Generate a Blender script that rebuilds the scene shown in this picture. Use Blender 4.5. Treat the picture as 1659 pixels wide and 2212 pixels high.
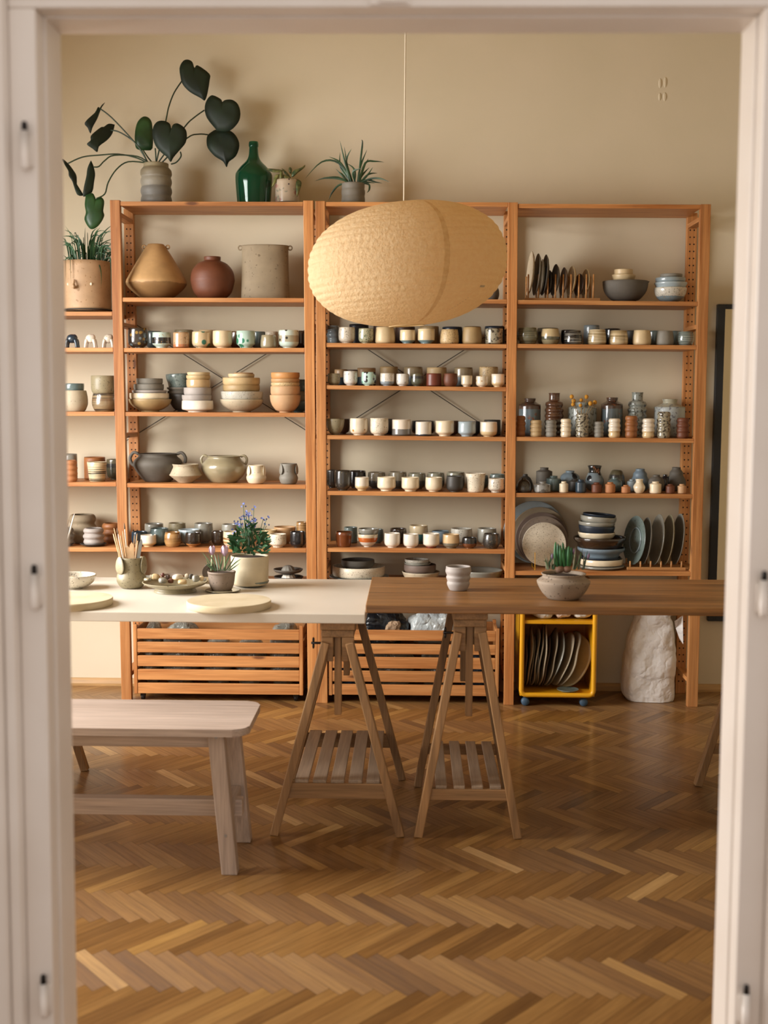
import bpy, bmesh, math, random
from mathutils import Vector, Matrix, noise
random.seed(7)
for o in list(bpy.data.objects): bpy.data.objects.remove(o)
SC = bpy.context.scene; COL = SC.collection
# ------------------------------------------------ camera
F, PX, PY = 2700.0, 829.5, 1130.0
D = 5.625                       # distance of the racks' front plane
HC = 1.409                      # camera height
PITCH, YAW, ROLL = 0.1018, 0.023, 0.005
R = Matrix.Rotation(YAW, 3, 'Z') @ Matrix.Rotation(math.pi/2 - PITCH, 3, 'X') @ Matrix.Rotation(ROLL, 3, 'Z')
CP = Vector((0, 0, HC))
cd = bpy.data.cameras.new('camera'); cam = bpy.data.objects.new('camera', cd); COL.objects.link(cam)
cam.matrix_world = Matrix.Translation(CP) @ R.to_4x4()
cd.sensor_fit = 'HORIZONTAL'; cd.sensor_width = 27; cd.lens = 27*F/1659; cd.shift_y = (PY-1106)/1659
cd.clip_start = 0.05; cd.dof.use_dof = True; cd.dof.focus_distance = 4.9; cd.dof.aperture_fstop = 2.6
SC.camera = cam
# ------------------------------------------------ light
def srgb(h, a=1):
    v = [int(h[i:i+2], 16)/255 for i in (0, 2, 4)]
    return tuple(((c/12.92) if c < .04045 else ((c+.055)/1.055)**2.4) for c in v) + (a,)
w = bpy.data.worlds.new('world'); SC.world = w; w.use_nodes = True
w.node_tree.nodes['Background'].inputs[0].default_value = (1.0, 0.915, 0.865, 1)
w.node_tree.nodes['Background'].inputs[1].default_value = 0.85
def area(name, loc, target, sx, sy, power, color, spread=math.pi):
    l = bpy.data.lights.new(name, 'AREA'); l.shape = 'RECTANGLE'; l.size = sx; l.size_y = sy
    l.energy = power; l.color = color; l.spread = spread
    o = bpy.data.objects.new(name, l); COL.objects.link(o); o.location = loc
    o.rotation_euler = (Vector(target)-Vector(loc)).to_track_quat('-Z', 'Y').to_euler()
    return o
area('window_light', (-3.05, 4.0, 1.7), (-0.7, 4.6, 0.4), 1.9, 1.9, 178, (1.0, 0.985, 0.965), math.radians(135))
SC.view_settings.view_transform = 'Standard'; SC.view_settings.look = 'None'
SC.view_settings.exposure = 0.1; SC.view_settings.gamma = 1
# ------------------------------------------------ geometry from the photograph
def ray(px, py): return R @ Vector(((px-PX)/F, -(py-PY)/F, -1))
def at(px, py, Y): d = ray(px, py); return CP + d*((Y-CP.y)/d.y)
def atz(px, py, z): d = ray(px, py); return CP + d*((z-CP.z)/d.z)
def mpp(Y): return Y/F          # metres per pixel at distance Y
# ------------------------------------------------ mesh helpers
def link(name, bm, m, parent=None, smooth=False, loc=None):
    bmesh.ops.recalc_face_normals(bm, faces=bm.faces)
    me = bpy.data.meshes.new(name); bm.to_mesh(me); bm.free()
    o = bpy.data.objects.new(name, me); COL.objects.link(o)
    if m: me.materials.append(m)
    if smooth:
        for p in me.polygons: p.use_smooth = True
    if parent: o.parent = parent
    if loc is not None: o.location = loc
    return o
def tag(o, label=None, cat=None, group=None, kind=None):
    if label: o['label'] = label
    if cat: o['category'] = cat
    if group: o['group'] = group
    if kind: o['kind'] = kind
    return o
def empty(name, loc=(0, 0, 0), rz=0):
    o = bpy.data.objects.new(name, None); COL.objects.link(o); o.location = loc; o.rotation_euler = (0, 0, rz)
    o.empty_display_size = .05
    return o
def box(bm, x0, x1, y0, y1, z0, z1, bev=0.0):
    r = bmesh.ops.create_cube(bm, size=1)['verts']
    for v in r:
        v.co = Vector(((x0+x1)/2+v.co.x*(x1-x0), (y0+y1)/2+v.co.y*(y1-y0), (z0+z1)/2+v.co.z*(z1-z0)))
    if bev:
        es = list({e for v in r for e in v.link_edges})
        bmesh.ops.bevel(bm, geom=es, offset=bev, segments=2, profile=.5, affect='EDGES')
def hexa(bm, c, bev=0.0):       # eight corners: bottom four (ccw) then top four
    vs = [bm.verts.new(p) for p in c]
    for f in ((0, 3, 2, 1), (4, 5, 6, 7), (0, 1, 5, 4), (1, 2, 6, 5), (2, 3, 7, 6), (3, 0, 4, 7)):
        bm.faces.new([vs[i] for i in f])
    if bev:
        es = list({e for v in vs for e in v.link_edges})
        bmesh.ops.bevel(bm, geom=es, offset=bev, segments=2, profile=.5, affect='EDGES')
def bar(bm, p0, p1, w, d, bev=0.0, side=None):   # prism from p0 to p1, w across (x-ish), d deep (y-ish)
    p0 = Vector(p0); p1 = Vector(p1); a = (p1-p0).normalized()
    s = Vector(side) if side else Vector((0, 1, 0))
    if abs(a.dot(s)) > .95: s = Vector((1, 0, 0))
    u = a.cross(s).normalized(); v = u.cross(a).normalized()
    u *= w/2; v *= d/2
    hexa(bm, [p0-u-v, p0+u-v, p0+u+v, p0-u+v, p1-u-v, p1+u-v, p1+u+v, p1-u+v], bev)
def tube(bm, pts, rad, n=8, cap=True):
    pts = [Vector(p) for p in pts]; rings = []
    prev = None
    for i, p in enumerate(pts):
        t = (pts[min(i+1, len(pts)-1)]-pts[max(i-1, 0)]).normalized()
        if prev is None:
            s = Vector((0, 0, 1)) if abs(t.z) < .9 else Vector((1, 0, 0))
            u = t.cross(s).normalized()
        else:
            u = (prev - t*prev.dot(t)).normalized()
        prev = u; v = t.cross(u)
        r = rad[i] if isinstance(rad, (list, tuple)) else rad
        rings.append([bm.verts.new(p+u*r*math.cos(2*math.pi*k/n)+v*r*math.sin(2*math.pi*k/n)) for k in range(n)])
    for a, b in zip(rings, rings[1:]):
        for k in range(n): bm.faces.new((a[k], a[(k+1) % n], b[(k+1) % n], b[k]))
    if cap: bm.faces.new(rings[0][::-1]); bm.faces.new(rings[-1])
def spline(pts, sub=4):
    out = []; n = len(pts)
    P = [Vector(p) for p in pts]
    for i in range(n-1):
        p0, p1, p2, p3 = P[max(i-1, 0)], P[i], P[i+1], P[min(i+2, n-1)]
        for k in range(sub):
            t = k/sub
            out.append(.5*((2*p1)+(p2-p0)*t+(2*p0-5*p1+4*p2-p3)*t*t+(3*p1-p0-3*p2+p3)*t**3))
    out.append(P[-1]); return out
def lathe(bm, prof, n=28, cx=0, cy=0, fn=None):
    rings = []
    for r, z in prof:
        if r < 1e-5: rings.append([bm.verts.new((cx, cy, z))])
        else: rings.append([bm.verts.new((cx+r*math.cos(2*math.pi*k/n), cy+r*math.sin(2*math.pi*k/n), z)) for k in range(n)])
    for a, b in zip(rings, rings[1:]):
        if len(a) == 1 and len(b) == 1: continue
        if len(a) == 1:
            for k in range(n): bm.faces.new((a[0], b[k], b[(k+1) % n]))
        elif len(b) == 1:
            for k in range(n): bm.faces.new((a[k], a[(k+1) % n], b[0]))
        else:
            for k in range(n): bm.faces.new((a[k], a[(k+1) % n], b[(k+1) % n], b[k]))
# ------------------------------------------------ materials
MC = {}
def mat(name):
    m = bpy.data.materials.new(name); m.use_nodes = True; nt = m.node_tree
    return m, nt, nt.nodes, nt.links, nt.nodes['Principled BSDF']
def ramp(N, L, src, stops, mode='LINEAR'):
    r = N.new('ShaderNodeValToRGB'); r.color_ramp.interpolation = mode; e = r.color_ramp.elements
    while len(e) < len(stops): e.new(.5)
    for i, (p, c) in enumerate(stops):
        e[i].position = p; e[i].color = c if len(c) == 4 else (*c, 1)
    L.new(src, r.inputs[0]); return r
def mixc(N, L, f, a, b, mode='MIX'):
    m = N.new('ShaderNodeMix'); m.data_type = 'RGBA'; m.blend_type = mode
    if isinstance(f, (int, float)): m.inputs[0].default_value = f
    else: L.new(f, m.inputs[0])
    for v, i in ((a, 6), (b, 7)):
        if isinstance(v, tuple): m.inputs[i].default_value = v
        else: L.new(v, m.inputs[i])
    return m.outputs[2]
def bump(N, L, B, h, s, d=.001):
    b = N.new('ShaderNodeBump'); b.inputs['Strength'].default_value = s; b.inputs['Distance'].default_value = d
    L.new(h, b.inputs['Height']); L.new(b.outputs[0], B.inputs['Normal'])
def noi(N, L, vec, scale, detail=3, rough=.5):
    n = N.new('ShaderNodeTexNoise'); n.inputs['Scale'].default_value = scale; n.inputs['Detail'].default_value = detail
    n.inputs['Roughness'].default_value = rough
    if vec is not None: L.new(vec, n.inputs['Vector'])
    return n
def mapping(N, L, src, scale):
    m = N.new('ShaderNodeMapping'); m.inputs['Scale'].default_value = scale; L.new(src, m.inputs['Vector']); return m.outputs[0]
def wood(name, c1, c2, axis='z', rough=.5, grain=1.0, coat=0, c3=None):
    key = (name, axis)
    if key in MC: return MC[key]
    m, nt, N, L, B = mat(name+'_grain_'+axis); tc = N.new('ShaderNodeTexCoord')
    oi = N.new('ShaderNodeObjectInfo')
    add = N.new('ShaderNodeVectorMath'); add.operation = 'MULTIPLY_ADD'
    L.new(oi.outputs['Random'], add.inputs[0]); add.inputs[1].default_value = (13, 7, 17); L.new(tc.outputs['Object'], add.inputs[2])
    i = 'xyz'.index(axis); s = [26.0*grain]*3; s[i] = 1.3
    n1 = noi(N, L, mapping(N, L, add.outputs[0], s), 1.0, 5, .55); n1.inputs['Distortion'].default_value = 1.2
    s2 = [190.0*grain]*3; s2[i] = 6
    n2 = noi(N, L, mapping(N, L, add.outputs[0], s2), 1.0, 2)
    r = ramp(N, L, n1.outputs[0], [(.3, srgb(c1)), (.68, srgb(c2))])
    c = mixc(N, L, .4, r.outputs[0], n2.outputs[0], 'OVERLAY')
    s3 = [5.0]*3; s3[i] = 1.6
    n3 = noi(N, L, mapping(N, L, add.outputs[0], s3), 1.0, 1)
    r3 = ramp(N, L, n3.outputs[0], [(.72, (0, 0, 0, 1)), (.8, (1, 1, 1, 1))])
    f = N.new('ShaderNodeMath'); f.operation = 'MULTIPLY'; L.new(r3.outputs[0], f.inputs[0]); f.inputs[1].default_value = .35
    c = mixc(N, L, f.outputs[0], c, srgb(c3 or c1), 'MULTIPLY')
    if name == 'pine':
        s4 = [9.0]*3; s4[i] = 2.6; vo = N.new('ShaderNodeTexVoronoi'); vo.inputs['Scale'].default_value = 1.0
        mp4 = N.new('ShaderNodeMapping'); mp4.inputs['Scale'].default_value = s4; L.new(add.outputs[0], mp4.inputs[0])
        L.new(mp4.outputs[0], vo.inputs['Vector']); rk = ramp(N, L, vo.outputs['Distance'], [(.05, (.85, .85, .85, 1)), (.1, (0, 0, 0, 1))])
        c = mixc(N, L, rk.outputs[0], c, srgb('5a2f16'))
    hv = N.new('ShaderNodeHueSaturation'); L.new(c, hv.inputs['Color'])
    mr = N.new('ShaderNodeMapRange'); mr.inputs['To Min'].default_value = .86; mr.inputs['To Max'].default_value = 1.12
    L.new(oi.outputs['Random'], mr.inputs[0]); L.new(mr.outputs[0], hv.inputs['Value'])
    L.new(hv.outputs[0], B.inputs['Base Color'])
    B.inputs['Roughness'].default_value = rough
    if coat: B.inputs['Coat Weight'].default_value = coat; B.inputs['Coat Roughness'].default_value = .25
    bump(N, L, B, n2.outputs[0], .15, .0008)
    MC[key] = m; return m
def pine(a): return wood('pine', '9f602c', 'c98e55', a, .5, c3='8a4a20')
def birch(a): return wood('birch', '8a6a4a', 'a8835c', a, .55)
def plain(name, c, rough=.5, metal=0, nz=0, nscale=40, c2=None, bmp=0, spec=.5, coat=0):
    if name in MC: return MC[name]
    m, nt, N, L, B = mat(name); tc = N.new('ShaderNodeTexCoord')
    n = noi(N, L, tc.outputs['Object'], nscale, 4)
    r = ramp(N, L, n.outputs[0], [(.35, srgb(c)), (.65, srgb(c2 or c))])
    L.new(r.outputs[0], B.inputs['Base Color']); B.inputs['Roughness'].default_value = rough
    B.inputs['Metallic'].default_value = metal; B.inputs['Specular IOR Level'].default_value = spec
    if coat: B.inputs['Coat Weight'].default_value = coat
    if bmp: bump(N, L, B, n.outputs[0], bmp, .004)
    MC[name] = m; return m
def glaze(c, r=.35, s=None, b=None, v=.06, st=None, bl=None, coat=0):
    """c colour; s=(colour, threshold, scale) speckles; b=[(height, colour)] bands; st=(colour, scale) stripes; bl=[(colour, threshold, scale, seed)] blotches"""
    key = ('g', c, r, s, tuple(b) if b else None, st, tuple(bl) if bl else None)
    if key in MC: return MC[key]
    m, nt, N, L, B = mat('glaze_'+c); tc = N.new('ShaderNodeTexCoord'); oi = N.new('ShaderNodeObjectInfo')
    sh = N.new('ShaderNodeVectorMath'); sh.operation = 'MULTIPLY_ADD'; sh.inputs[1].default_value = (5, 3, 9)
    L.new(oi.outputs['Random'], sh.inputs[0]); L.new(tc.outputs['Object'], sh.inputs[2]); vec = sh.outputs[0]
    col = srgb(c)
    nn = noi(N, L, vec, 22, 3)
    if b:
        sp = N.new('ShaderNodeSeparateXYZ'); L.new(tc.outputs['Generated'], sp.inputs[0])
        ad = N.new('ShaderNodeMath'); ad.operation = 'MULTIPLY_ADD'; ad.inputs[1].default_value = .08
        L.new(nn.outputs[0], ad.inputs[0]); L.new(sp.outputs[2], ad.inputs[2])
        sb = N.new('ShaderNodeMath'); sb.operation = 'SUBTRACT'; sb.inputs[1].default_value = .04; L.new(ad.outputs[0], sb.inputs[0])
        stops = []
        for i, (p, cc) in enumerate(b):
            if i: stops.append((max(p-.012, 0), srgb(b[i-1][1])))
            stops.append((p, srgb(cc)))
        col = ramp(N, L, sb.outputs[0], stops).outputs[0]
    if st:
        sc = [3.0, 3.0, st[1]]
        n = noi(N, L, mapping(N, L, vec, sc), 1.0, 3)
        rr = ramp(N, L, n.outputs[0], [(.5, (0, 0, 0, 1)), (.58, (1, 1, 1, 1))])
        col = mixc(N, L, rr.outputs[0], col, srgb(st[0]))
    if bl:
        for cc, th, scl, sd in bl:
            vo = N.new('ShaderNodeTexVoronoi'); vo.inputs['Scale'].default_value = scl
            mp = N.new('ShaderNodeMapping'); mp.inputs['Location'].default_value = (sd, sd*.7, sd*.3); L.new(vec, mp.inputs[0])
            L.new(mp.outputs[0], vo.inputs['Vector'])
            rr = ramp(N, L, vo.outputs['Distance'], [(th-.03, (1, 1, 1, 1)), (th+.03, (0, 0, 0, 1))])
            col = mixc(N, L, rr.outputs[0], col, srgb(cc))
    if s:
        n = noi(N, L, vec, s[2]*.55, 2)
        rr = ramp(N, L, n.outputs[0], [(s[1], (0, 0, 0, 1)), (s[1]+.05, (1, 1, 1, 1))])
        col = mixc(N, L, rr.outputs[0], col, srgb(s[0]))
    vv = ramp(N, L, nn.outputs[0], [(.3, (1-v*2,)*3), (.7, (1+v,)*3)])
    col = mixc(N, L, 1.0, col, vv.outputs[0], 'MULTIPLY')
    L.new(col, B.inputs['Base Color']); B.inputs['Roughness'].default_value = r
    if r <= .36: B.inputs['Coat Weight'].default_value = .7; B.inputs['Coat Roughness'].default_value = .05
    n4 = noi(N, L, mapping(N, L, vec, (30, 30, 260)), 1.0, 2)
    bump(N, L, B, n4.outputs[0], .12 if r < .4 else .3, .0012)
    MC[key] = m; return m
WALL = None
def wallmat(name, c, c2):
    m, nt, N, L, B = mat(name); tc = N.new('ShaderNodeTexCoord')
    n = noi(N, L, tc.outputs['Object'], 2.2, 5); n2 = noi(N, L, tc.outputs['Object'], 260, 3)
    r = ramp(N, L, n.outputs[0], [(.3, srgb(c)), (.7, srgb(c2))]); L.new(r.outputs[0], B.inputs['Base Color'])
    B.inputs['Roughness'].default_value = .85; bump(N, L, B, n2.outputs[0], .12, .001); return m
WALL = wallmat('cream_plaster', 'd2c6ab', 'd8cbb2')
CEIL = wallmat('ceiling_plaster', 'cdb583', 'd0b988')
PAINT = plain('cream_gloss_paint', 'ddd2c6', .38, c2='e2d8cd', nscale=6)
# ------------------------------------------------ the room
YW = D+.315; XL, XR, ZC = -2.75, 2.75, 3.15; YN, YF = 2.28, 2.43
def struct(name, bm, m, smooth=False, label=None):
    o = link(name, bm, m, smooth=smooth); o['kind'] = 'structure'
    return o
bm = bmesh.new(); box(bm, XL-.2, XR+.2, YW, YW+.15, -.05, ZC+.1)
struct('wall_back', bm, WALL)
bm = bmesh.new()
WY0, WY1, WZ0, WZ1 = 3.0, 5.0, .3, 2.15
box(bm, XL-.25, XL, YF, WY0, 0, ZC); box(bm, XL-.25, XL, WY1, YW, 0, ZC)
box(bm, XL-.25, XL, WY0, WY1, 0, WZ0); box(bm, XL-.25, XL, WY0, WY1, WZ1, ZC)
struct('wall_left', bm, WALL)
bm = bmesh.new(); box(bm, XR, XR+.15, YN-.1, YW, 0, ZC); struct('wall_right', bm, WALL)
bm = bmesh.new(); box(bm, XL-.25, XR+.15, YN, YW+.1, ZC, ZC+.1); struct('ceiling', bm, CEIL)
bm = bmesh.new()
for z0, z1, y0, y1 in ((WZ0, WZ0+.06, WY0, WY1), (WZ1-.06, WZ1, WY0, WY1), (1.75, 1.8, WY0, WY1), (WZ0, WZ1, WY0, WY0+.06), (WZ0, WZ1, WY1-.06, WY1), (WZ0, WZ1, 4.02, 4.08)):
    box(bm, XL-.12, XL-.06, y0, y1, z0, z1)
struct('window_1', bm, PAINT)
# herringbone floor
def floormat():
    m, nt, N, L, B = mat('oak_parquet'); g = N.new('ShaderNodeNewGeometry'); uv = N.new('ShaderNodeUVMap')
    n1 = noi(N, L, mapping(N, L, uv.outputs[0], (5, 90, 1)), 1.0, 5, .6); n1.inputs['Distortion'].default_value = .4
    n2 = noi(N, L, mapping(N, L, uv.outputs[0], (14, 420, 1)), 1.0, 2)
    base = ramp(N, L, g.outputs['Random Per Island'], [(0, srgb('664623')), (.12, srgb('7a562c')), (.5, srgb('886234')), (.9, srgb('957040')), (.97, srgb('a67f47')), (1, srgb('b89462'))])
    gr = ramp(N, L, n1.outputs[0], [(.3, (.72, .66, .6, 1)), (.65, (1.08, 1.06, 1.02, 1))])
    c = mixc(N, L, 1.0, base.outputs[0], gr.outputs[0], 'MULTIPLY')
    c = mixc(N, L, .2, c, n2.outputs[0], 'OVERLAY')
    L.new(c, B.inputs['Base Color'])
    rr = ramp(N, L, n1.outputs[0], [(.3, (.52,)*3), (.7, (.44,)*3)]); L.new(rr.outputs[0], B.inputs['Roughness'])
    tg = N.new('ShaderNodeTangent'); tg.direction_type = 'UV_MAP'
    L.new(tg.outputs[0], B.inputs['Tangent']); B.inputs['Anisotropic'].default_value = .65; B.inputs['Anisotropic Rotation'].default_value = .25; B.inputs['Coat Weight'].default_value = .5; B.inputs['Coat Roughness'].default_value = .2; B.inputs['Specular IOR Level'].default_value = .42
    bump(N, L, B, n2.outputs[0], .06, .0006)
    return m
bm = bmesh.new(); uvl = bm.loops.layers.uv.new('UVMap')
PLK, PWD, YSC = .2235, .0377, 1.22; g = .0004
OX, OY = atz(250, 2142, 0).x, atz(250, 2142, 0).y
c45 = math.sqrt(.5)
def to_xy(u, v): return (OX+(u+v)*c45, OY+((v-u)*c45+PLK*c45)*YSC)
for j in range(-20, 18):
    for k in range(-90, 90):
        for t in (0, 1):
            u0, v0 = k*PWD+j*PLK, k*PWD-j*PLK
            if t == 0: q = (u0, u0+PLK, v0, v0+PWD)
            else: q = (u0+PLK, u0+PLK+PWD, v0+PWD-PLK, v0+PWD)
            cx, cy = to_xy((q[0]+q[1])/2, (q[2]+q[3])/2)
            if not (XL-.3 < cx < XR+.2 and -.4 < cy < YW+.15): continue
            if cy < 2.0 and abs(cx) > 1.6: continue
            ps = [(q[0]+g, q[2]+g), (q[1]-g, q[2]+g), (q[1]-g, q[3]-g), (q[0]+g, q[3]-g)]
            f = bm.faces.new([bm.verts.new((*to_xy(*p), 0)) for p in ps])
            ru, rv = random.random()*40, random.random()*40
            uvs = [(0, 0), (PLK, 0), (PLK, PWD), (0, PWD)] if t == 0 else [(0, 0), (0, PWD), (PLK, PWD), (PLK, 0)]
            for lp, (a, b2) in zip(f.loops, uvs): lp[uvl].uv = (a+ru, b2+rv)
fl = struct('floor', bm, floormat())
bm = bmesh.new(); box(bm, XL-.3, XR+.2, -.4, YW+.15, -.06, -.0012); sf = link('subfloor', bm, plain('dark_joint', '3a2615', .8), fl)
# skirting
bm = bmesh.new()
for p in (0,):
    prof = [(0, 0), (.018, 0), (.018, .012), (.012, .026), (.006, .034), (0, .036)]
    a = [bm.verts.new((XL, YW-x, z)) for x, z in prof]; b = [bm.verts.new((XR, YW-x, z)) for x, z in prof]
    for i in range(len(prof)-1): bm.faces.new((a[i], b[i], b[i+1], a[i+1]))
struct('baseboard_back', bm, wood('skirting_oak', 'a9814f', 'c09a66', 'x', .45))
# plaster bumps on the wall (old fixing marks)
bm = bmesh.new()
for px, py, w_, h_ in ((1426, 180, .008, .022), (1437, 178, .008, .024), (1425, 209, .007, .018), (1436, 209, .009, .02)):
    c = at(px, py, YW); r = bmesh.ops.create_uvsphere(bm, u_segments=14, v_segments=8, radius=1)['verts']
    for v in r: v.co = Vector((c.x+v.co.x*w_, YW+v.co.y*.004, c.z+v.co.z*h_))
wp = link('plaster_patch', bm, WALL, smooth=True); tag(wp, 'small raised plaster patches high on the cream wall at right', 'plaster mark')
# ------------------------------------------------ door frame near the camera
def vline(pts, Y): # world points from px list at plane Y
    return [at(x, y, Y) for x, y in pts]
def lerpx(a, b, y): return a[0]+(b[0]-a[0])*(y-a[1])/(b[1]-a[1])
door = empty('door_1', (0, YN, 0)); door['kind'] = 'structure'
NLt, NLb = at(76, 24, YN), at(120, 2212, YN)
FLt, FLb = at(127, 58, YF), at(160, 2212, YF)
NRt, NRb = at(1647, 28, YN), at(1589, 2212, YN)
FRt, FRb = at(1614, 60, YF), at(1539, 2212, YF)
xlt, xlb = (NLt.x+FLt.x)/2, (NLb.x+FLb.x)/2
xrt, xrb = (NRt.x+FRt.x)/2, (NRb.x+FRb.x)/2
ZT = (NLt.z+NRt.z+FLt.z+FRt.z)/4
def xat(top, bot, z, side):      # inner edge x at height z
    zb = NLb.z; return bot+(top-bot)*(z-zb)/(ZT-zb)
def vert(bm, x_off0, x_off1, y0, y1, side, z0=0, z1=None, bev=.002):
    z1 = ZT if z1 is None else z1
    t, b = (xlt, xlb) if side < 0 else (xrt, xrb)
    q = []
    for z in (z0, z1):
        xc = xat(t, b, z, side)
        a, c = sorted((xc+side*x_off0, xc+side*x_off1))
        q += [(a, y0, z), (c, y0, z), (c, y1, z), (a, y1, z)]
    hexa(bm, q, bev)
oy = Vector((0, YN, 0))
def dpart(name, fn):
    bm = bmesh.new(); fn(bm); bmesh.ops.translate(bm, verts=bm.verts, vec=-oy); return link(name, bm, PAINT, door)
for s in (-1, 1):
    def f(bm, s=s):
        vert(bm, .0, .05, YN, YN+.05, s, bev=.004); vert(bm, -.004, .05, YN+.05, YF, s, bev=.003)
    dpart('jamb', f)
    def f(bm, s=s):
        vert(bm, .052, .075, YN-.022, YN+.02, s, z1=ZT+.075, bev=.007)
        vert(bm, .075, .115, YN-.034, YN+.02, s, z1=ZT+.115, bev=.012)
        vert(bm, .115, .16, YN-.026, YN+.02, s, z1=ZT+.16, bev=.01)
        vert(bm, .05, .056, YN-.006, YN+.02, s, z1=ZT+.056, bev=.002)
    dpart('casing', f)
def f(bm):
    box(bm, xlt-.05, xrt+.05, YN, YN+.05, ZT, ZT+.05, .004); box(bm, xlt-.05, xrt+.05, YN+.05, YF, ZT-.004, ZT+.05, .003)
dpart('head_jamb', f)
def f(bm):
    box(bm, xlt-.05, xrt+.05, YN-.006, YN+.02, ZT+.0185, ZT+.056, .003)
    box(bm, xlt-.05, xrt+.05, YN-.022, YN+.02, ZT+.052, ZT+.075, .007); box(bm, xlt-.07, xrt+.07, YN-.034, YN+.02, ZT+.075, ZT+.115, .012)
dpart('head_casing', f)
bm = bmesh.new(); c = at(842, 4, YN-.01); box(bm, c.x-.035, c.x+.035, YN-.006, YN+.002, c.z-.004, c.z+.012, .002); box(bm, c.x-.02, c.x+.03, YN-.012, YN-.004, c.z-.001, c.z+.008, .003)
bmesh.ops.translate(bm, verts=bm.verts, vec=-oy); link('latch_keep', bm, PAINT, door)
DK = plain('dark_steel', '2c2826', .4, metal=.8)
for px, py, s in ((53, 290, -1), (74, 1246, -1), (94, 2130, -1), (1651, 1260, 1), (1612, 2152, 1)):
    c = at(px, py, YN-.012); bm = bmesh.new()
    lathe(bm, [(0, 0), (.0065, .001), (.0075, .006), (.0075, -.055), (.006, -.062), (0, -.064)], 14, c.x, YN-.012)
    for v in bm.verts: v.co.z += c.z
    box(bm, min(c.x, c.x-s*.012), max(c.x, c.x-s*.012), YN-.006, YN, c.z-.055, c.z-.002, .001)
    bmesh.ops.translate(bm, verts=bm.verts, vec=-oy); h = link('hinge', bm, PAINT, door, smooth=True)
    bm = bmesh.new(); lathe(bm, [(0, .001), (.0055, .001), (.0055, .018), (.004, .022), (0, .023)], 12, c.x, YN-.012)
    for v in bm.verts: v.co.z += c.z
    bmesh.ops.translate(bm, verts=bm.verts, vec=-oy); link('hinge_pin', bm, DK, h, smooth=True)
# wall around the doorway
bm = bmesh.new()
box(bm, XL-.25, min(xlt, xlb)-.045, YN+.02, YF-.003, 0, ZC); box(bm, max(xrt, xrb)+.045, XR+.15, YN+.02, YF-.003, 0, ZC)
box(bm, min(xlt, xlb)-.045, max(xrt, xrb)+.045, YN+.02, YF-.003, ZT+.045, ZC)
struct('wall_front', bm, WALL)
# ------------------------------------------------ racks
POST = {1: (237, 262.5, 21.5), 2: (655, 665, 21.5), 3: (681, 686.5, 21), 4: (1098, 1088.5, 21), 5: (1514, 1485, 22.5), 0: (-200, -160, 21)}  # x left at 432, x left at 1515, width
PTOP = {0: 431, 1: 432, 2: 433, 3: 434, 4: 437, 5: 441}
def pedge(i, y, side):
    a, b, w_ = POST[i]; x = a+(b-a)*(y-432)/(1515-432); return x+(w_ if side else 0)
SHELF = {  # bay: posts, list of (y left, y right) of the front top edge
 'farleft': (0, 1, [None, 673, 751, 889.5, 1042, 1183]),
 'left': (1, 2, [(435, 436), (642.6, 644), 751.5, (890, 892), (1044, 1047.6), (1183, 1185), (1262, 1264)]),
 'middle': (3, 4, [(436, 437), (643, 647), (740.8, 743.3), (832, 836.5), (940, 944.6), (1060.5, 1065.6), (1183.3, 1187.6), (1260, 1263)]),
 'right': (4, 5, [(440, 442), (648, 651.7), (742.7, 746), (943.7, 947.9), (1065, 1068), (1233.6, 1235.6)])}
BAYNAME = {'farleft': 'far left bay', 'left': 'left bay', 'middle': 'middle bay', 'right': 'right bay'}
ORD = ['', 'first', 'second', 'third', 'fourth', 'fifth', 'sixth', 'seventh', 'eighth', 'ninth', 'tenth', 'eleventh', 'twelfth', 'thirteenth', 'fourteenth']
PD = .032; RY0, RY1 = D+.262, D+.294
HOLE = plain('drilled_hole', '1c100a', .9)
def post_mesh(i, y0, y1, root, holes):
    ps = []
    for py in (1519, PTOP[i]):
        a = at(pedge(i, py, 0), py, D); b = at(pedge(i, py, 1), py, D); ps.append((a.x, b.x, max(a.z, 0) if py > 1000 else a.z))
    bm = bmesh.new(); (a0, b0, _), (a1, b1, zt) = ps
    L_ = root.location
    hexa(bm, [Vector(p)-L_ for p in ((a0, y0, 0), (b0, y0, 0), (b0, y1, 0), (a0, y1, 0), (a1, y0, zt), (b1, y0, zt), (b1, y1, zt), (a1, y1, zt))], .002)
    o = link('rear_post' if holes else 'front_post', bm, pine('z'), root)
    if holes:
        bm = bmesh.new(); z = .06
        while z < zt-.03:
            t = z/zt
            for fx in (.3, .7):
                x = (a0+(a1-a0)*t)+((b0-a0)+(b1-b0-a1+a0)*t)*fx
                bmesh.ops.create_circle(bm, cap_ends=True, radius=.0036, segments=10, matrix=Matrix.Translation(Vector((x, y0-.0004, z))-L_) @ Matrix.Rotation(math.pi/2, 4, 'X'))
            z += .032
        link('peg_holes', bm, HOLE, o)['kind'] = 'stuff'
    return a0, b0, a1, b1, zt
STEEL = plain('brace_steel', '55504a', .45, metal=.7)
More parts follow.
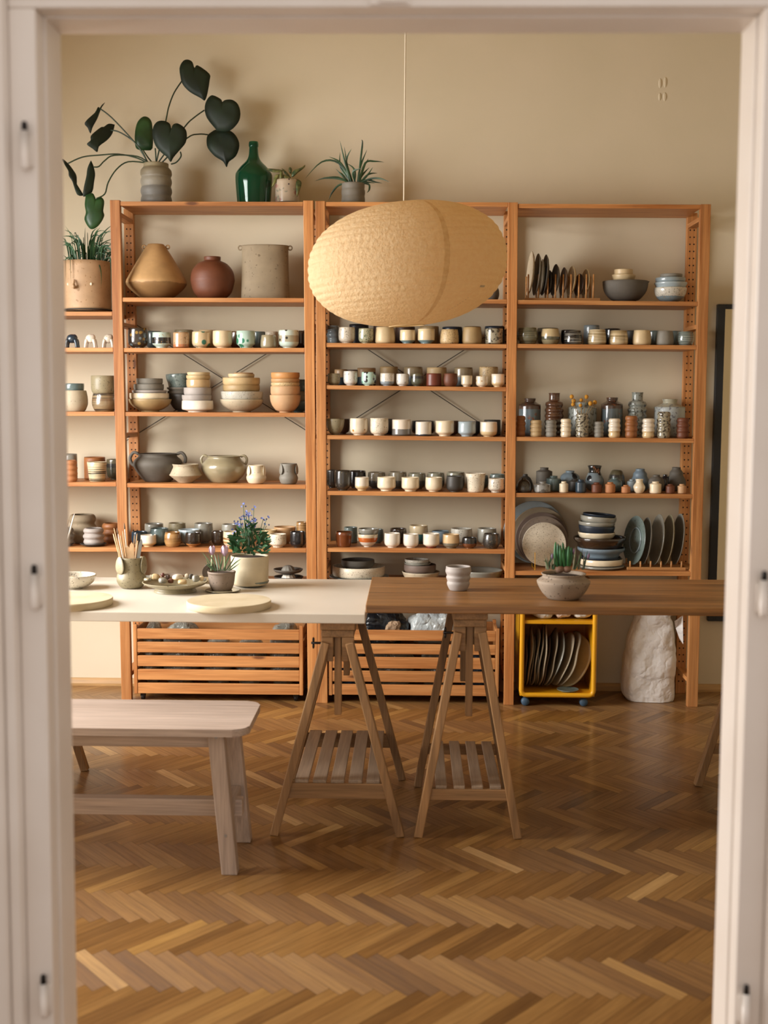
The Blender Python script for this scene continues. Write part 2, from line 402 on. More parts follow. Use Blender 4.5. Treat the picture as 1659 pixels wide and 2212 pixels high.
def rack(bays, label):
    posts = sorted({p for b in bays for p in SHELF[b][:2]})
    base = at(pedge(posts[-1], 1515, 0), 1515, D); base.z = 0; base.x = (at(pedge(posts[0], 1515, 0), 1515, D).x+base.x)/2; base.y = D
    root = empty('shelving_unit', base); tag(root, label, 'shelving unit', 'pine shelving units along the back wall')
    for i in posts:
        g_ = post_mesh(i, D, D+PD, root, False); post_mesh(i, RY0, RY1, root, True)
        for zc in (.12, .62, 1.22, 1.72, g_[4]-.06):
            t = zc/g_[4]; x0 = g_[0]+(g_[2]-g_[0])*t; bm = bmesh.new()
            bar(bm, Vector((x0+.022, D+PD-.004, zc))-base, Vector((x0+.022, RY0+.004, zc))-base, .02, .042, .002); link('rung', bm, pine('y'), root)
    for b in bays:
        p0, p1, ys = SHELF[b]
        for k, yy in enumerate(ys):
            if yy is None: continue
            yl, yr = yy if isinstance(yy, tuple) else (yy, yy)
            a = at(pedge(p0, yl, 1), yl, D+.004); c = at(pedge(p1, yr, 0), yr, D+.004); th = .0185; e = .0012
            q = [Vector(v)-base for v in ((a.x+e, D+.004, a.z-th), (c.x-e, D+.004, c.z-th), (c.x-e, D+.29, c.z-th), (a.x+e, D+.29, a.z-th),
                 (a.x+e, D+.004, a.z), (c.x-e, D+.004, c.z), (c.x-e, D+.29, c.z), (a.x+e, D+.29, a.z))]
            bm = bmesh.new(); hexa(bm, q, .0012); link('shelf', bm, pine('x'), root)
    for l in BR.get(bays[-1] if bays[0] == 'farleft' else bays[0], ()):
        bm = bmesh.new(); tube(bm, [at(*l[0], RY1+.004)-base, at(*l[1], RY1+.004)-base], .0022, 6); link('cross_brace', bm, STEEL, root)
BR = {'left': (((268, 685), (662, 930)), ((662, 711), (268, 955))), 'middle': (((705, 696), (1095, 952)), ((1095, 698), (705, 944)))}
rack(('farleft', 'left'), 'left pine shelving unit under the big-leaved plant and green bottle')
rack(('middle', 'right'), 'wider right pine shelving unit behind the paper lantern and yellow trolley')
def shelf_z(bay, k, x):
    p0, p1, ys = SHELF[bay]; yy = ys[k]; yl, yr = yy if isinstance(yy, tuple) else (yy, yy)
    a = at(pedge(p0, yl, 1), yl, D+.004); c = at(pedge(p1, yr, 0), yr, D+.004)
    return a.z+(c.z-a.z)*(x-a.x)/(c.x-a.x)
# ------------------------------------------------ pottery
def ribs(n, lo=.86, base=.8, top=.75):
    p = [(0, 0), (base, 0)]
    for i in range(n):
        z0, z1 = i/n, (i+1)/n
        k = 1-.1*abs(2*(i+.5)/n-1)**2
        p += [(lo*k, z0+.03/n if i else .02), (k*.97, z0+.3/n), (k, z0+.5/n), (k*.97, z0+.72/n)]
    return p+[(lo*.95, .985), (top, 1)]
def neckjar(nr, sh, rr=None, base=.8):  # neck radius, shoulder height
    return [(0, 0), (base, 0), (.97, .05), (1, .2), (1, sh-.06), (.96, sh), (nr+.12, sh+(1-sh)*.35), (nr, sh+(1-sh)*.5), (nr, .94), (rr or nr+.04, 1)]
SHAPE = {
 'cup': [(0, 0), (.58, 0), (.58, .05), (.86, .14), (.98, .3), (1, .5), (.99, .8), (.96, 1)],
 'straight': [(0, 0), (.93, 0), (.99, .04), (1, .1), (1, .9), (.98, 1)],
 'foot': [(0, 0), (.62, 0), (.62, .08), (.94, .22), (.99, .3), (1, .5), (.98, 1)],
 'flare': [(0, 0), (.6, 0), (.64, .03), (.8, .25), (.9, .6), (1, 1)],
 'tapered': [(0, 0), (.72, 0), (.82, .1), (.9, .5), (1, 1)],
 'squat': [(0, 0), (.8, 0), (.94, .06), (1, .22), (.97, .6), (.86, 1)],
 'barrel': [(0, 0), (.68, 0), (.8, .07), (.97, .3), (1, .5), (.97, .75), (.88, 1)],
 'bowl': [(0, 0), (.42, 0), (.42, .1), (.5, .13), (.8, .42), (.95, .72), (1, 1)],
 'deep': [(0, 0), (.4, 0), (.4, .07), (.62, .15), (.86, .42), (.97, .7), (1, 1)],
 'tray': [(0, 0), (.72, 0), (.8, .1), (.93, .6), (1, 1)],
 'plate': [(0, 0), (.6, 0), (.62, .25), (.85, .5), (1, 1)],
 'rib2': ribs(2), 'rib3': ribs(3, .88), 'rib4': ribs(4, .88), 'rib5': ribs(5, .9, top=.7),
 'tallrib': [(r*1.0, z*.8) for r, z in ribs(6, .9, .88, .8)[:-1]]+[(.58, .82), (.55, .86), (.55, .97), (.6, 1)],
 'jar': neckjar(.5, .84), 'widejar': neckjar(.45, .8), 'tallneck': neckjar(.45, .85), 'bottle': neckjar(.55, .8), 'lowjar': neckjar(.4, .72),
 'gourd': [(0, 0), (.6, 0), (.85, .08), (1, .3), (.98, .45), (.72, .66), (.7, .7), (.68, .8), (.46, .92), (.46, 1)],
 'round': [(0, 0), (.5, 0), (.75, .06), (.97, .3), (1, .5), (.9, .74), (.6, .88), (.42, .92), (.44, 1)],
 'waist': [(0, 0), (.6, 0), (.85, .1), (1, .32), (.97, .48), (.7, .7), (.6, .8), (.76, 1)],
 'belly': [(0, 0), (.55, 0), (.8, .14), (1, .38), (.9, .55), (.6, .75), (.55, .85), (.66, 1)],
 'cone': [(0, 0), (.8, 0), (.97, .08), (1, .25), (.88, .7), (.62, .96), (.5, 1)],
 'dome': [(0, 0), (.9, 0), (1, .1), (.97, .4), (.7, .75), (.35, .88), (.3, 1)],
}
SHARP = {'plate', 'tray'}
def pot_bm(shape, r, h, th=None, seg=28, solid=False):
    prof = SHAPE[shape] if isinstance(shape, str) else shape
    p = [Vector((a, b, 0)) for a, b in prof[1:]]
    p = [(v.x, min(max(v.y, 0), 1)) for v in spline(p, 2)]
    out = [(0, 0)]+[(a*r, b*h) for a, b in p]
    th = th or min(.0045, max(.0028, r*.07))
    rr = out[-1][0]
    inner = [(rr-th*.35, h+th*.3), (rr-th, h-th*.1)]
    for a, b in reversed(out[1:]):
        if b < h*.97 and b > th*1.6 and a-th > .004: inner.append((min(a-th, 9), b))
    inner.append((max(inner[-1][0]*.75, .002), th*1.4)); inner.append((0, th*1.3))
    bm = bmesh.new(); lathe(bm, out+inner, seg); return bm
G = dict(
 terdrop=dict(c='b8905e', r=.6, b=[(0, '8f6c42'), (.3, 'bb9463')]),
 cream=dict(c='e2d2b4', r=.3), white=dict(c='e6dccb', r=.3), milky=dict(c='cfc6b4', r=.25, s=('857b6a', .6, 300)), beige=dict(c='cdb68e', r=.4), sand=dict(c='bfa478', r=.5),
 speck=dict(c='d9cdb6', r=.4, s=('77654b', .62, 420)), tanspeck=dict(c='c4a97c', r=.45, s=('6a5236', .6, 380)), greyspeck=dict(c='b9b4a6', r=.4, s=('57524a', .62, 400)),
 greenspeck=dict(c='aaa78a', r=.3, s=('5a6a4c', .56, 260)), olive=dict(c='8f8468', r=.4, s=('5a5140', .63, 300)), oliveg=dict(c='958a6e', r=.28), khaki=dict(c='a48a60', r=.5),
 grey=dict(c='7f7a6f', r=.6), lilac=dict(c='a39a93', r=.6), dgrey=dict(c='5b554c', r=.7), charcoal=dict(c='3b3732', r=.5), black=dict(c='1c1c1e', r=.2), navy=dict(c='232b36', r=.4),
 teal=dict(c='5b6d6c', r=.3), tealg=dict(c='6f7d78', r=.3, s=('4a5552', .6, 200)), blueg=dict(c='8a979c', r=.35), blue=dict(c='6f7f8a', r=.45), lblue=dict(c='a3b1b6', r=.35), dblue=dict(c='263845', r=.3),
 mint=dict(c='b9cdbd', r=.22), brown=dict(c='5d4229', r=.25), dbrown=dict(c='33261c', r=.2), red=dict(c='6b3322', r=.4), redm=dict(c='693b24', r=.55), terra=dict(c='b1764a', r=.65), tan=dict(c='b78f62', r=.5),
 amber=dict(c='6e3a1c', r=.22), rust=dict(c='8f5a30', r=.5), choc=dict(c='4b3426', r=.5), mauve=dict(c='6f5d52', r=.6), clay=dict(c='c19a72', r=.6),
 creamblue=dict(c='e0cba4', r=.3, b=[(0, '7c989d'), (.24, 'e0cba4')]), whiteblue=dict(c='d8cfc0', r=.3, b=[(0, '8f9aa0'), (.36, 'd9d0c0')], s=('77654b', .62, 420)),
 whitegrey=dict(c='ddd0bd', r=.35, b=[(0, '6e6963'), (.42, 'ddcfbc')]), whitedark=dict(c='ddd3c2', r=.35, b=[(0, '3a4148'), (.13, 'ddd3c2')]), whitered=dict(c='e0d4c0', r=.3, b=[(0, '6a2a1c'), (.13, 'e0d4c0')]),
 creamtan=dict(c='e0d0b4', r=.3, b=[(0, 'd6bd90'), (.35, 'e4d8c4')]), tangrey=dict(c='caa878', r=.35, b=[(0, '77705f'), (.38, 'cfae80')]), darkbrown=dict(c='2e2a26', r=.2, b=[(0, '6b3d22'), (.45, '2b2926')]),
 orangewhite=dict(c='b06030', r=.25, b=[(0, 'cfc8bb'), (.4, 'b4602c'), (.75, 'cfc0a4')]), creamteal=dict(c='d0bf9c', r=.25, b=[(0, '2f5e60'), (.55, 'cdbb98'), (1, 'd2c2a0')]),
 bandb=dict(c='b3bfae', r=.25, b=[(0, 'b6c8bc'), (.3, '232120'), (.68, 'b8cabf')], bl=[('b08a4a', .16, 70, 2)]), brownband=dict(c='d4c09a', r=.3, b=[(0, 'd8c6a4'), (.25, '9b7444'), (.38, 'd4be98'), (.5, '8a6237'), (.62, 'd6c4a2')]),
 brownstripe=dict(c='b28a58', r=.25, st=('8a6236', 320)), strips=dict(c='d2c09a', r=.35, st=('3a3228', 230)), swirl=dict(c='a4916d', r=.2, st=('cfc0a0', 160)), swirl2=dict(c='c8b490', r=.2, st=('9a8660', 130)),
 olstripe=dict(c='5b5a48', r=.2, st=('86826a', 200)), blstreak=dict(c='19191b', r=.15, st=('8d8a80', 180)), tealstripe=dict(c='5f6a66', r=.22, st=('9aa39a', 260)), bandbeige=dict(c='c0aa80', r=.2, b=[(0, '8a8064'), (.3, '57533f'), (.5, 'c0ac84')]),
 spotdark=dict(c='3a312a', r=.25, bl=[('9a7a3c', .24, 34, 1), ('6f7f84', .22, 30, 5)]), splotch=dict(c='c8b28c', r=.25, bl=[('2e6a55', .3, 24, 3), ('7f8f98', .2, 30, 8)]), ydots=dict(c='dcc7a2', r=.25, bl=[('c79a4a', .22, 34, 2)]),
 mintblot=dict(c='b4cdbf', r=.2, bl=[('2f7a5c', .34, 26, 4), ('3b4a48', .14, 30, 9)]), mintdots=dict(c='c3cfc3', r=.22, b=[(0, 'bfd0c4'), (.35, 'a39a80'), (.7, 'c6d2c6')], bl=[('20201f', .2, 32, 6)]), mintblack=dict(c='b0cdbf', r=.2, bl=[('16181a', .34, 30, 7), ('2b8a70', .16, 28, 3)]),
 goldspot=dict(c='ddd0b8', r=.2, bl=[('b58238', .2, 36, 2)]), peachspec=dict(c='bd8a60', r=.25, b=[(0, 'b06f48'), (.25, 'b99772')], s=('8a6a48', .6, 200)), oliveblue=dict(c='86775a', r=.35, b=[(0, '6d7a80'), (.5, '8b7a5c')]),
 tandark=dict(c='a98a64', r=.4, b=[(0, '27343c'), (.5, 'a98a64')]), bluecream=dict(c='7e8d90', r=.3, b=[(0, '6d8288'), (.35, 'c0a67e')], s=('7a6a50', .62, 300)), speckblue=dict(c='c9c6ba', r=.3, b=[(0, '7d9097'), (.42, 'c9c4b6')], s=('8a8476', .58, 300)),
 rustblue=dict(c='5c6669', r=.25, b=[(0, '5b676b'), (.72, '4d3b30'), (1, '6a3b28')], s=('7a4a34', .62, 90)), brownjar=dict(c='5e4636', r=.25, b=[(0, '45413c'), (.38, '6a4a36'), (1, '74503a')], s=('3c2a20', .6, 160)),
 mottled=dict(c='8b918a', r=.35, s=('4c4a42', .55, 140)), mottdark=dict(c='9a927c', r=.3, s=('3b342a', .52, 170)), whitemott=dict(c='b4b8b2', r=.4, b=[(0, 'a9aeab'), (.8, 'aaa58f')], s=('77777a', .57, 120)),
 bluedots=dict(c='8497a3', r=.4, bl=[('1e2226', .3, 22, 4)]), blackblue=dict(c='20201f', r=.25, b=[(0, '7f8c92'), (.72, '232321')], bl=[('15181a', .3, 20, 3)]), olblack=dict(c='3b3a33', r=.3, b=[(0, '50503f'), (.6, '2d2c28'), (.8, '5b553f')]),
 dkspeck=dict(c='34302b', r=.3, s=('7b6a50', .64, 300)), silver=dict(c='8c8a84', r=.3, s=('5c5750', .55, 120)), greyg=dict(c='87857a', r=.25), greysh=dict(c='7b7c72', r=.22, b=[(0, '4e4f49'), (.55, '85826f')]),
 greybrown=dict(c='6b6558', r=.22, b=[(0, '3f3e39'), (.5, '867d68')]), orange=dict(c='c08a52', r=.5), orangeband=dict(c='b88a5c', r=.45, b=[(0, 'b88a5c'), (.5, '9a9582'), (.75, 'b98a5a')]), tanblue=dict(c='c0a47a', r=.3, b=[(0, '68787c'), (.3, 'c0a277')]),
 blackbrn=dict(c='2a241f', r=.16, b=[(0, '9a6638'), (.25, '2a211a')]), gluewhite=dict(c='d9d5cb', r=.25, s=('b0aca2', .6, 150)), lightgrey=dict(c='8f8c80', r=.35), pot_dark=dict(c='4a3a2a', r=.3, b=[(0, '3a3129'), (.55, '7a6246'), (.7, '3c342c')], st=('8f7b5c', 60)),
 pinkish=dict(c='b5a48e', r=.2, bl=[('a8786c', .34, 22, 2), ('40303a', .12, 30, 9)], s=('8a8a78', .6, 70)), greyrib=dict(c='8b877b', r=.55, b=[(0, '77756f'), (.45, '8c8678'), (.7, '7d735e'), (.9, '8b8166')]), facepot=dict(c='b49370', r=.6, s=('94714c', .64, 160)),
 stone=dict(c='938371', r=.75, s=('5f5244', .62, 160)), stonel=dict(c='b3a48a', r=.6, s=('8b7b62', .66, 200)), bisque=dict(c='8f7f66', r=.75, s=('6a5a44', .66, 130)), creampot=dict(c='cbbd9f', r=.45), taupe=dict(c='7f6f60', r=.75, s=('5a4c40', .65, 200)), lpot=dict(c='a59c8a', r=.35))
def gm(k): return glaze(**G[k])
KIND = {}
def place(kind, shape, g_, px0, px1, ytop, Yc, z0, label, cat, group=None, seg=28, ybot=None, tilt=0):
    cxp = (px0+px1)/2; r = (px1-px0)/2*mpp(Yc)
    Yt = Yc+r*.9 if ytop > 855 else Yc-r*.9
    zt = at(cxp, ytop, Yt).z; x = at(cxp, ytop, Yc).x
    if z0 is None: z0 = at(cxp, ybot, Yc).z
    h = max(zt-z0, .01)
    bm = pot_bm(shape, r, h, seg=seg)
    o = link(kind, bm, gm(g_), smooth=True, loc=(x, Yc, z0+.0004)); o.rotation_euler = (tilt, 0, random.random()*6)
    tag(o, label, cat, group); return o, x, z0, h, r
def kind_of(d):
    for k in ('saucer', 'planter', 'vase', 'jar', 'bottle', 'bowl', 'plate', 'dish', 'pot', 'cup'):
        if k in d: return k
    return 'cup'
def row(bay, k, Z, fb, items, gname):
    n = 0
    for it in items:
        xl, xr, yt, shape, g_, desc = it[:6]
        n += 1
        px0, px1, y = Z[0]+xl/Z[2], Z[0]+xr/Z[2], Z[1]+yt/Z[2]
        r = (px1-px0)/2*mpp(D+.1)
        Yc = D+.012+r+.004 if fb == 'f' else (D+.275-r if fb == 'b' else D+fb)
        if fb == 'f': Yc = max(Yc, D+.055)
        if fb == 'b': Yc = max(min(Yc, D+.205), D+.15)
        z0 = shelf_z(bay, k, at((px0+px1)/2, y, Yc).x)
        kd = kind_of(desc)
        where = 'front row' if fb == 'f' else 'back row' if fb == 'b' else 'middle row'
        sh = 'top board' if k == 0 else ORD[k]+' shelf'
        lab = '%s, %s from left, %s, %s of %s' % (desc, ORD[n], where, sh, BAYNAME[bay])
        place(kd, shape, g_, px0, px1, y, Yc, z0, lab, kd, '%s on the %s of the %s' % (gname, sh, BAYNAME[bay]))
def stack(bay, k, Z, items, Yc, where, gname, z0=None, tilts={}):
    prev = None; n = len(items)
    for i, it in enumerate(items):
        xl, xr, yt, shape, g_, desc = it
        px0, px1, y = Z[0]+xl/Z[2], Z[0]+xr/Z[2], Z[1]+yt/Z[2]
        r = (px1-px0)/2*mpp(Yc); Yt = Yc+r*.9 if y > 855 else Yc-r*.9
        zt = at((px0+px1)/2, y, Yt).z; x = at((px0+px1)/2, y, Yc).x
        if prev is None: zb = shelf_z(bay, k, x) if z0 is None else z0
        else:
            pb, ph, pr = prev; zb = max(pb+.006+ph*.12, min(pb+ph-.003, pb+ph-min(.022, ph*.6)))
        h = max(zt-zb, .008)
        if prev and shape not in ('plate', 'tray', 'straight'):
            t = (prev[0]+prev[1]-zb)/h
            # narrow below the rim of the vessel it sits in
            t = max(.12, min(t, .75)); f = min(.97, (prev[2]-.008)/r) if r > prev[2]-.012 else .93
            prof = [(0, 0), (.5*f, 0), (.75*f, t*.45), (f*.97, t*.98), (min(1, f+.03), t+(1-t)*.35), (1, t+(1-t)*.75), (1, 1)]
        elif prev:
            t = (prev[0]+prev[1]-zb)/h; t = max(.12, min(t, .75)); f = min(.9, (prev[2]-.008)/r)
            prof = [(0, 0), (.6*f, 0), (f, t*.9), (1, min(.95, t+.2)), (1, 1)]
        else: prof = shape
        o = link(kind_of(desc), pot_bm(prof, r, h), gm(g_), smooth=True, loc=(x, Yc, zb)); o.rotation_euler = (0, tilts.get(i, 0), 0)
        pos = 'bottom' if i == 0 else 'top' if i == n-1 else ORD[n-i]+' from top'
        tag(o, '%s, %s of %s' % (desc, pos, where), kind_of(desc), gname)
        prev = (zb, h, r)
    return prev
Z4L = (130, 680, 2.9625); Z5L = (130, 920, 2.9625); Z6L = (130, 1070, 2.9625)
Z2M = (690, 680, 3.95); Z3M = (690, 980, 3.95); Z4R = (1090, 520, 3.606); Z5R = (1090, 830, 3.606); Z6R = (1090, 1070, 3.606)
# ---- left bay, second shelf
row('left', 2, Z4L, 'f', [
 (433, 560, 85, 'cup', 'spotdark', 'dark brown cup with gold spots'), (590, 707, 112, 'foot', 'bandb', 'mint cup with black band'),
 (722, 825, 112, 'straight', 'peachspec', 'peach glazed cup'), (843, 962, 108, 'cup', 'splotch', 'beige cup with green blotches'),
 (975, 1100, 102, 'cup', 'ydots', 'cream cup with yellow dots'), (1127, 1248, 103, 'foot', 'mintblot', 'mint cup splashed with green'),
 (1282, 1385, 130, 'squat', 'oliveg', 'small olive cup'), (1397, 1528, 98, 'cup', 'mintdots', 'pale mint cup with black dots')], 'painted cups')
row('left', 2, Z4L, 'b', [
 (550, 650, 105, 'cup', 'teal', 'shaded teal cup'), (730, 852, 96, 'straight', 'olive', 'olive cup'), (885, 1000, 98, 'cup', 'sand', 'sandy cup'),
 (1085, 1180, 106, 'cup', 'brown', 'brown cup'), (1225, 1312, 108, 'cup', 'teal', 'dark teal cup'), (1310, 1395, 108, 'straight', 'speck', 'speckled white cup'), (1490, 1590, 103, 'cup', 'dbrown', 'dark brown cup')], 'cups behind')
# ---- left bay, third shelf: stacks of bowls
stack('left', 3, Z4L, [(440, 712, 540, 'bowl', 'khaki', 'wide pale olive bowl'), (446, 695, 503, 'bowl', 'cream', 'cream bowl'), (462, 680, 484, 'tray', 'lilac', 'pale lilac bowl'),
 (472, 662, 445, 'bowl', 'grey', 'grey bowl'), (488, 655, 408, 'bowl', 'grey', 'small grey bowl')], D+.12, 'the leftmost bowl stack in left bay', 'stacked bowls in the left bay')
stack('left', 3, Z4L, [(695, 875, 508, 'deep', 'charcoal', 'deep dark grey bowl'), (688, 850, 488, 'bowl', 'dgrey', 'dark grey bowl'), (684, 850, 466, 'bowl', 'grey', 'grey bowl'),
 (682, 852, 378, 'flare', 'tealg', 'tall grey-green bowl')], D+.2, 'the rearmost bowl stack in left bay', 'stacked bowls in the left bay', tilts={3: -.05})
stack('left', 3, Z4L, [(778, 980, 550, 'foot', 'white', 'creamy white footed bowl'), (780, 968, 515, 'bowl', 'lilac', 'grey-lilac bowl'), (792, 965, 467, 'straight', 'lilac', 'warm grey bowl'),
 (808, 960, 415, 'bowl', 'tanblue', 'tan bowl with blue foot'), (808, 960, 388, 'straight', 'sand', 'sand coloured bowl'), (814, 957, 368, 'straight', 'beige', 'beige bowl')], D+.085, 'the centre bowl stack in left bay', 'stacked bowls in the left bay')
stack('left', 3, Z4L, [(1022, 1300, 542, 'bowl', 'stonel', 'wide speckled stone bowl'), (1028, 1298, 492, 'bowl', 'greyspeck', 'whitish speckled bowl'), (1042, 1277, 450, 'straight', 'khaki', 'khaki bowl'),
 (1040, 1278, 403, 'straight', 'sand', 'light tan bowl'), (1075, 1243, 378, 'straight', 'beige', 'beige small bowl'), (1112, 1235, 371, 'plate', 'tan', 'tan dish')], D+.12, 'the widest bowl stack in left bay', 'stacked bowls in the left bay')
stack('left', 3, Z4L, [(1342, 1540, 515, 'deep', 'clay', 'deep clay bowl'), (1347, 1535, 458, 'straight', 'clay', 'clay coloured bowl'), (1350, 1532, 435, 'straight', 'tanspeck', 'speckled clay bowl'),
 (1350, 1532, 410, 'straight', 'tan', 'tan bowl'), (1350, 1532, 370, 'straight', 'orange', 'orange-tan bowl')], D+.08, 'the clay coloured stack in left bay', 'stacked bowls in the left bay')
stack('left', 3, Z4L, [(1450, 1600, 550, 'deep', 'teal', 'dark teal bowl'), (1450, 1600, 490, 'straight', 'olive', 'olive bowl'), (1450, 1600, 415, 'straight', 'teal', 'teal bowl')], D+.195, 'stack behind the clay coloured stack', 'stacked bowls in the left bay')
# ---- left bay, fifth shelf
row('left', 5, Z5L, 'f', [
 (513, 615, 693, 'foot', 'creamtan', 'cream cup'), (665, 775, 675, 'barrel', 'brownstripe', 'tan striped cup'), (800, 903, 678, 'cup', 'blackbrn', 'glossy dark brown cup'),
 (1042, 1165, 670, 'cup', 'brownband', 'cream cup with brown bands'), (1340, 1448, 687, 'foot', 'speck', 'speckled white cup'), (1470, 1572, 672, 'cup', 'black', 'glossy black cup')], 'cups')
row('left', 5, Z5L, .12, [(455, 560, 672, 'cup', 'dblue', 'dark blue cup'), (573, 695, 650, 'cup', 'teal', 'teal cup'), (757, 893, 657, 'deep', 'lblue', 'pale grey-blue bowl'), (967, 1048, 670, 'cup', 'dbrown', 'near-black cup'), (1290, 1390, 660, 'cup', 'sand', 'sandy cup')], 'cups')
row('left', 5, Z5L, 'b', [(540, 660, 620, 'straight', 'greyg', 'grey glazed cup'), (692, 803, 617, 'cup', 'olive', 'grey-olive cup'), (857, 978, 618, 'cup', 'greyg', 'grey-green cup'), (1033, 1140, 625, 'cup', 'lightgrey', 'light grey cup'),
 (1367, 1508, 640, 'deep', 'tan', 'brown-rimmed bowl'), (1510, 1590, 612, 'cup', 'brownstripe', 'brown striped cup')], 'cups')
# ---- far left bay
row('farleft', 4, Z5L, 'f', [(20, 110, 218, 'rib4', 'terra', 'tan ribbed cup'), (172, 298, 228, 'tapered', 'strips', 'cream cup with black stripes')], 'cups')
row('farleft', 4, Z5L, 'b', [(20, 108, 178, 'straight', 'greyg', 'grey cup'), (153, 287, 198, 'straight', 'rust', 'rust brown cup'), (297, 400, 212, 'cup', 'olblack', 'dark green cup')], 'cups')
row('farleft', 5, Z5L, 'b', [(52, 232, 560, 'rib3', 'bisque', 'big ribbed olive-grey planter'), (265, 390, 617, 'rib3', 'rust', 'brown ribbed planter')], 'ribbed planters')
for (a, b, yt, lab) in ((145, 282, 648, 'ribbed pale grey cup on a dark saucer in far left bay'), (-50, 88, 645, 'ribbed grey cup cut off by the door frame, far left bay')):
    px0, px1 = Z5L[0]+a/Z5L[2], Z5L[0]+b/Z5L[2]; Yc = D+.075; c = at((px0+px1)/2, 1180, Yc); zs = shelf_z('farleft', 5, c.x)
    s = link('saucer', pot_bm('plate', .061 if a > 0 else .05, .011), gm('charcoal'), smooth=True, loc=(c.x, Yc, zs)); tag(s, 'dark saucer under the '+lab.split(' cup')[0]+' cup, far left bay', 'saucer', 'dark saucers')
    place('cup', 'rib3', 'lilac' if a > 0 else 'grey', px0, px1, Z5L[1]+yt/Z5L[2], Yc, zs+.0065, lab, 'cup', 'ribbed grey cups')
def pair(bay, k, Z, a, b, Yc): pass
stack('farleft', 3, Z4L, [(20, 175, 485, 'barrel', 'stonel', 'beige ribbed planter'), (20, 152, 440, 'straight', 'teal', 'blue-grey bowl')], D+.09, 'the shorter planter stack, far left bay', 'planters in the far left bay')
stack('farleft', 3, Z4L, [(203, 362, 500, 'barrel', 'pot_dark', 'dark brown glazed planter'), (198, 358, 390, 'straight', 'olive', 'grey-green planter')], D+.09, 'the taller planter stack, far left bay', 'planters in the far left bay')
# ---- middle bay
row('middle', 2, Z2M, 'f', [(162, 305, 107, 'cup', 'milky', 'milky white cup'), (333, 463, 117, 'cup', 'greenspeck', 'green speckled cup'), (474, 645, 105, 'squat', 'beige', 'large beige cup'), (686, 818, 130, 'foot', 'creamblue', 'narrow cream cup with blue foot'),
 (838, 985, 120, 'foot', 'creamblue', 'wider cream cup with blue foot'), (1030, 1190, 125, 'squat', 'tanspeck', 'speckled sand cup'), (1218, 1388, 105, 'squat', 'khaki', 'light brown cup'), (1415, 1565, 118, 'straight', 'mottdark', 'dark grey mottled cup')], 'cups')
row('middle', 2, Z2M, 'b', [(62, 175, 92, 'rib3', 'blueg', 'ribbed grey cup'), (255, 420, 80, 'straight', 'navy', 'navy black cup'), (460, 600, 90, 'cup', 'choc', 'brown cup'), (650, 815, 100, 'straight', 'choc', 'dark brown cup'), (855, 1018, 98, 'straight', 'khaki', 'light brown cup'),
 (1050, 1218, 103, 'straight', 'navy', 'black cup'), (1236, 1380, 100, 'straight', 'brown', 'brown cup'), (1412, 1580, 97, 'straight', 'navy', 'black cup')], 'cups behind')
row('middle', 3, Z2M, 'f', [(70, 178, 502, 'cup', 'olive', 'grey-olive cup'), (205, 325, 482, 'cup', 'gluewhite', 'bluish white cup'), (358, 485, 490, 'cup', 'mintblack', 'mint cup with black spots'), (518, 640, 500, 'cup', 'whiteblue', 'speckled cup with blue base'),
 (655, 765, 505, 'cup', 'gluewhite', 'small white cup'), (780, 892, 502, 'cup', 'olblack', 'glossy black-green cup'), (912, 1040, 502, 'straight', 'red', 'red-brown cup'), (1055, 1180, 503, 'barrel', 'redm', 'matte reddish cup'),
 (1208, 1305, 520, 'foot', 'cream', 'plain cream cup'), (1335, 1440, 525, 'cup', 'goldspot', 'cream cup with gold spots'), (1468, 1580, 507, 'foot', 'creamtan', 'cream cup with tan base')], 'cups')
row('middle', 3, Z2M, 'b', [(130, 240, 467, 'straight', 'tandark', 'tan cup with dark base'), (235, 330, 470, 'straight', 'mauve', 'mauve-brown cup'), (323, 480, 455, 'straight', 'tandark', 'wide tan cup with dark base'), (515, 670, 443, 'straight', 'khaki', 'brown cup'), (720, 880, 445, 'straight', 'oliveblue', 'olive cup'),
 (915, 1085, 450, 'straight', 'sand', 'sandy cup'), (1150, 1308, 450, 'straight', 'oliveblue', 'brown and blue cup'), (1363, 1523, 445, 'straight', 'tanspeck', 'speckled beige cup')], 'cups behind')
row('middle', 4, Z2M, 'f', [(55, 213, 887, 'deep', 'olive', 'grey-olive bowl'), (258, 415, 883, 'cup', 'goldspot', 'white cup with gold marks'), (430, 590, 882, 'cup', 'speck', 'speckled white cup'), (620, 780, 893, 'straight', 'whitegrey', 'two-tone white and grey cup'),
 (820, 957, 912, 'straight', 'whitedark', 'white cup with dark foot'), (988, 1150, 905, 'foot', 'cream', 'cream cup'), (1183, 1335, 912, 'foot', 'lblue', 'blue-grey cup'), (1370, 1518, 915, 'cup', 'creamtan', 'pale cream cup')], 'cups')
row('middle', 4, Z2M, 'b', [(110, 258, 890, 'cup', 'choc', 'dark brown cup'), (530, 650, 890, 'cup', 'charcoal', 'dark grey cup'), (785, 985, 905, 'cup', 'black', 'black cup'), (1060, 1190, 905, 'cup', 'choc', 'brown cup'), (1270, 1370, 910, 'cup', 'navy', 'navy cup'), (1405, 1545, 897, 'straight', 'charcoal', 'dark glossy cup')], 'cups behind')
row('middle', 5, Z3M, 'f', [(130, 268, 141, 'cup', 'dkspeck', 'glossy black-brown cup'), (302, 423, 198, 'foot', 'creamtan', 'small cream cup'), (493, 652, 195, 'foot', 'cream', 'wide cream cup'), (700, 853, 198, 'foot', 'cream', 'cream cup with bubbled texture'),
 (903, 1050, 198, 'cup', 'cream', 'cream cup with pressed marks'), (1083, 1230, 188, 'cup', 'charcoal', 'black cup with white marks'), (1247, 1418, 165, 'tapered', 'speck', 'tall speckled beige cup'), (1440, 1582, 208, 'foot', 'milky', 'white glazed cup')], 'cups')
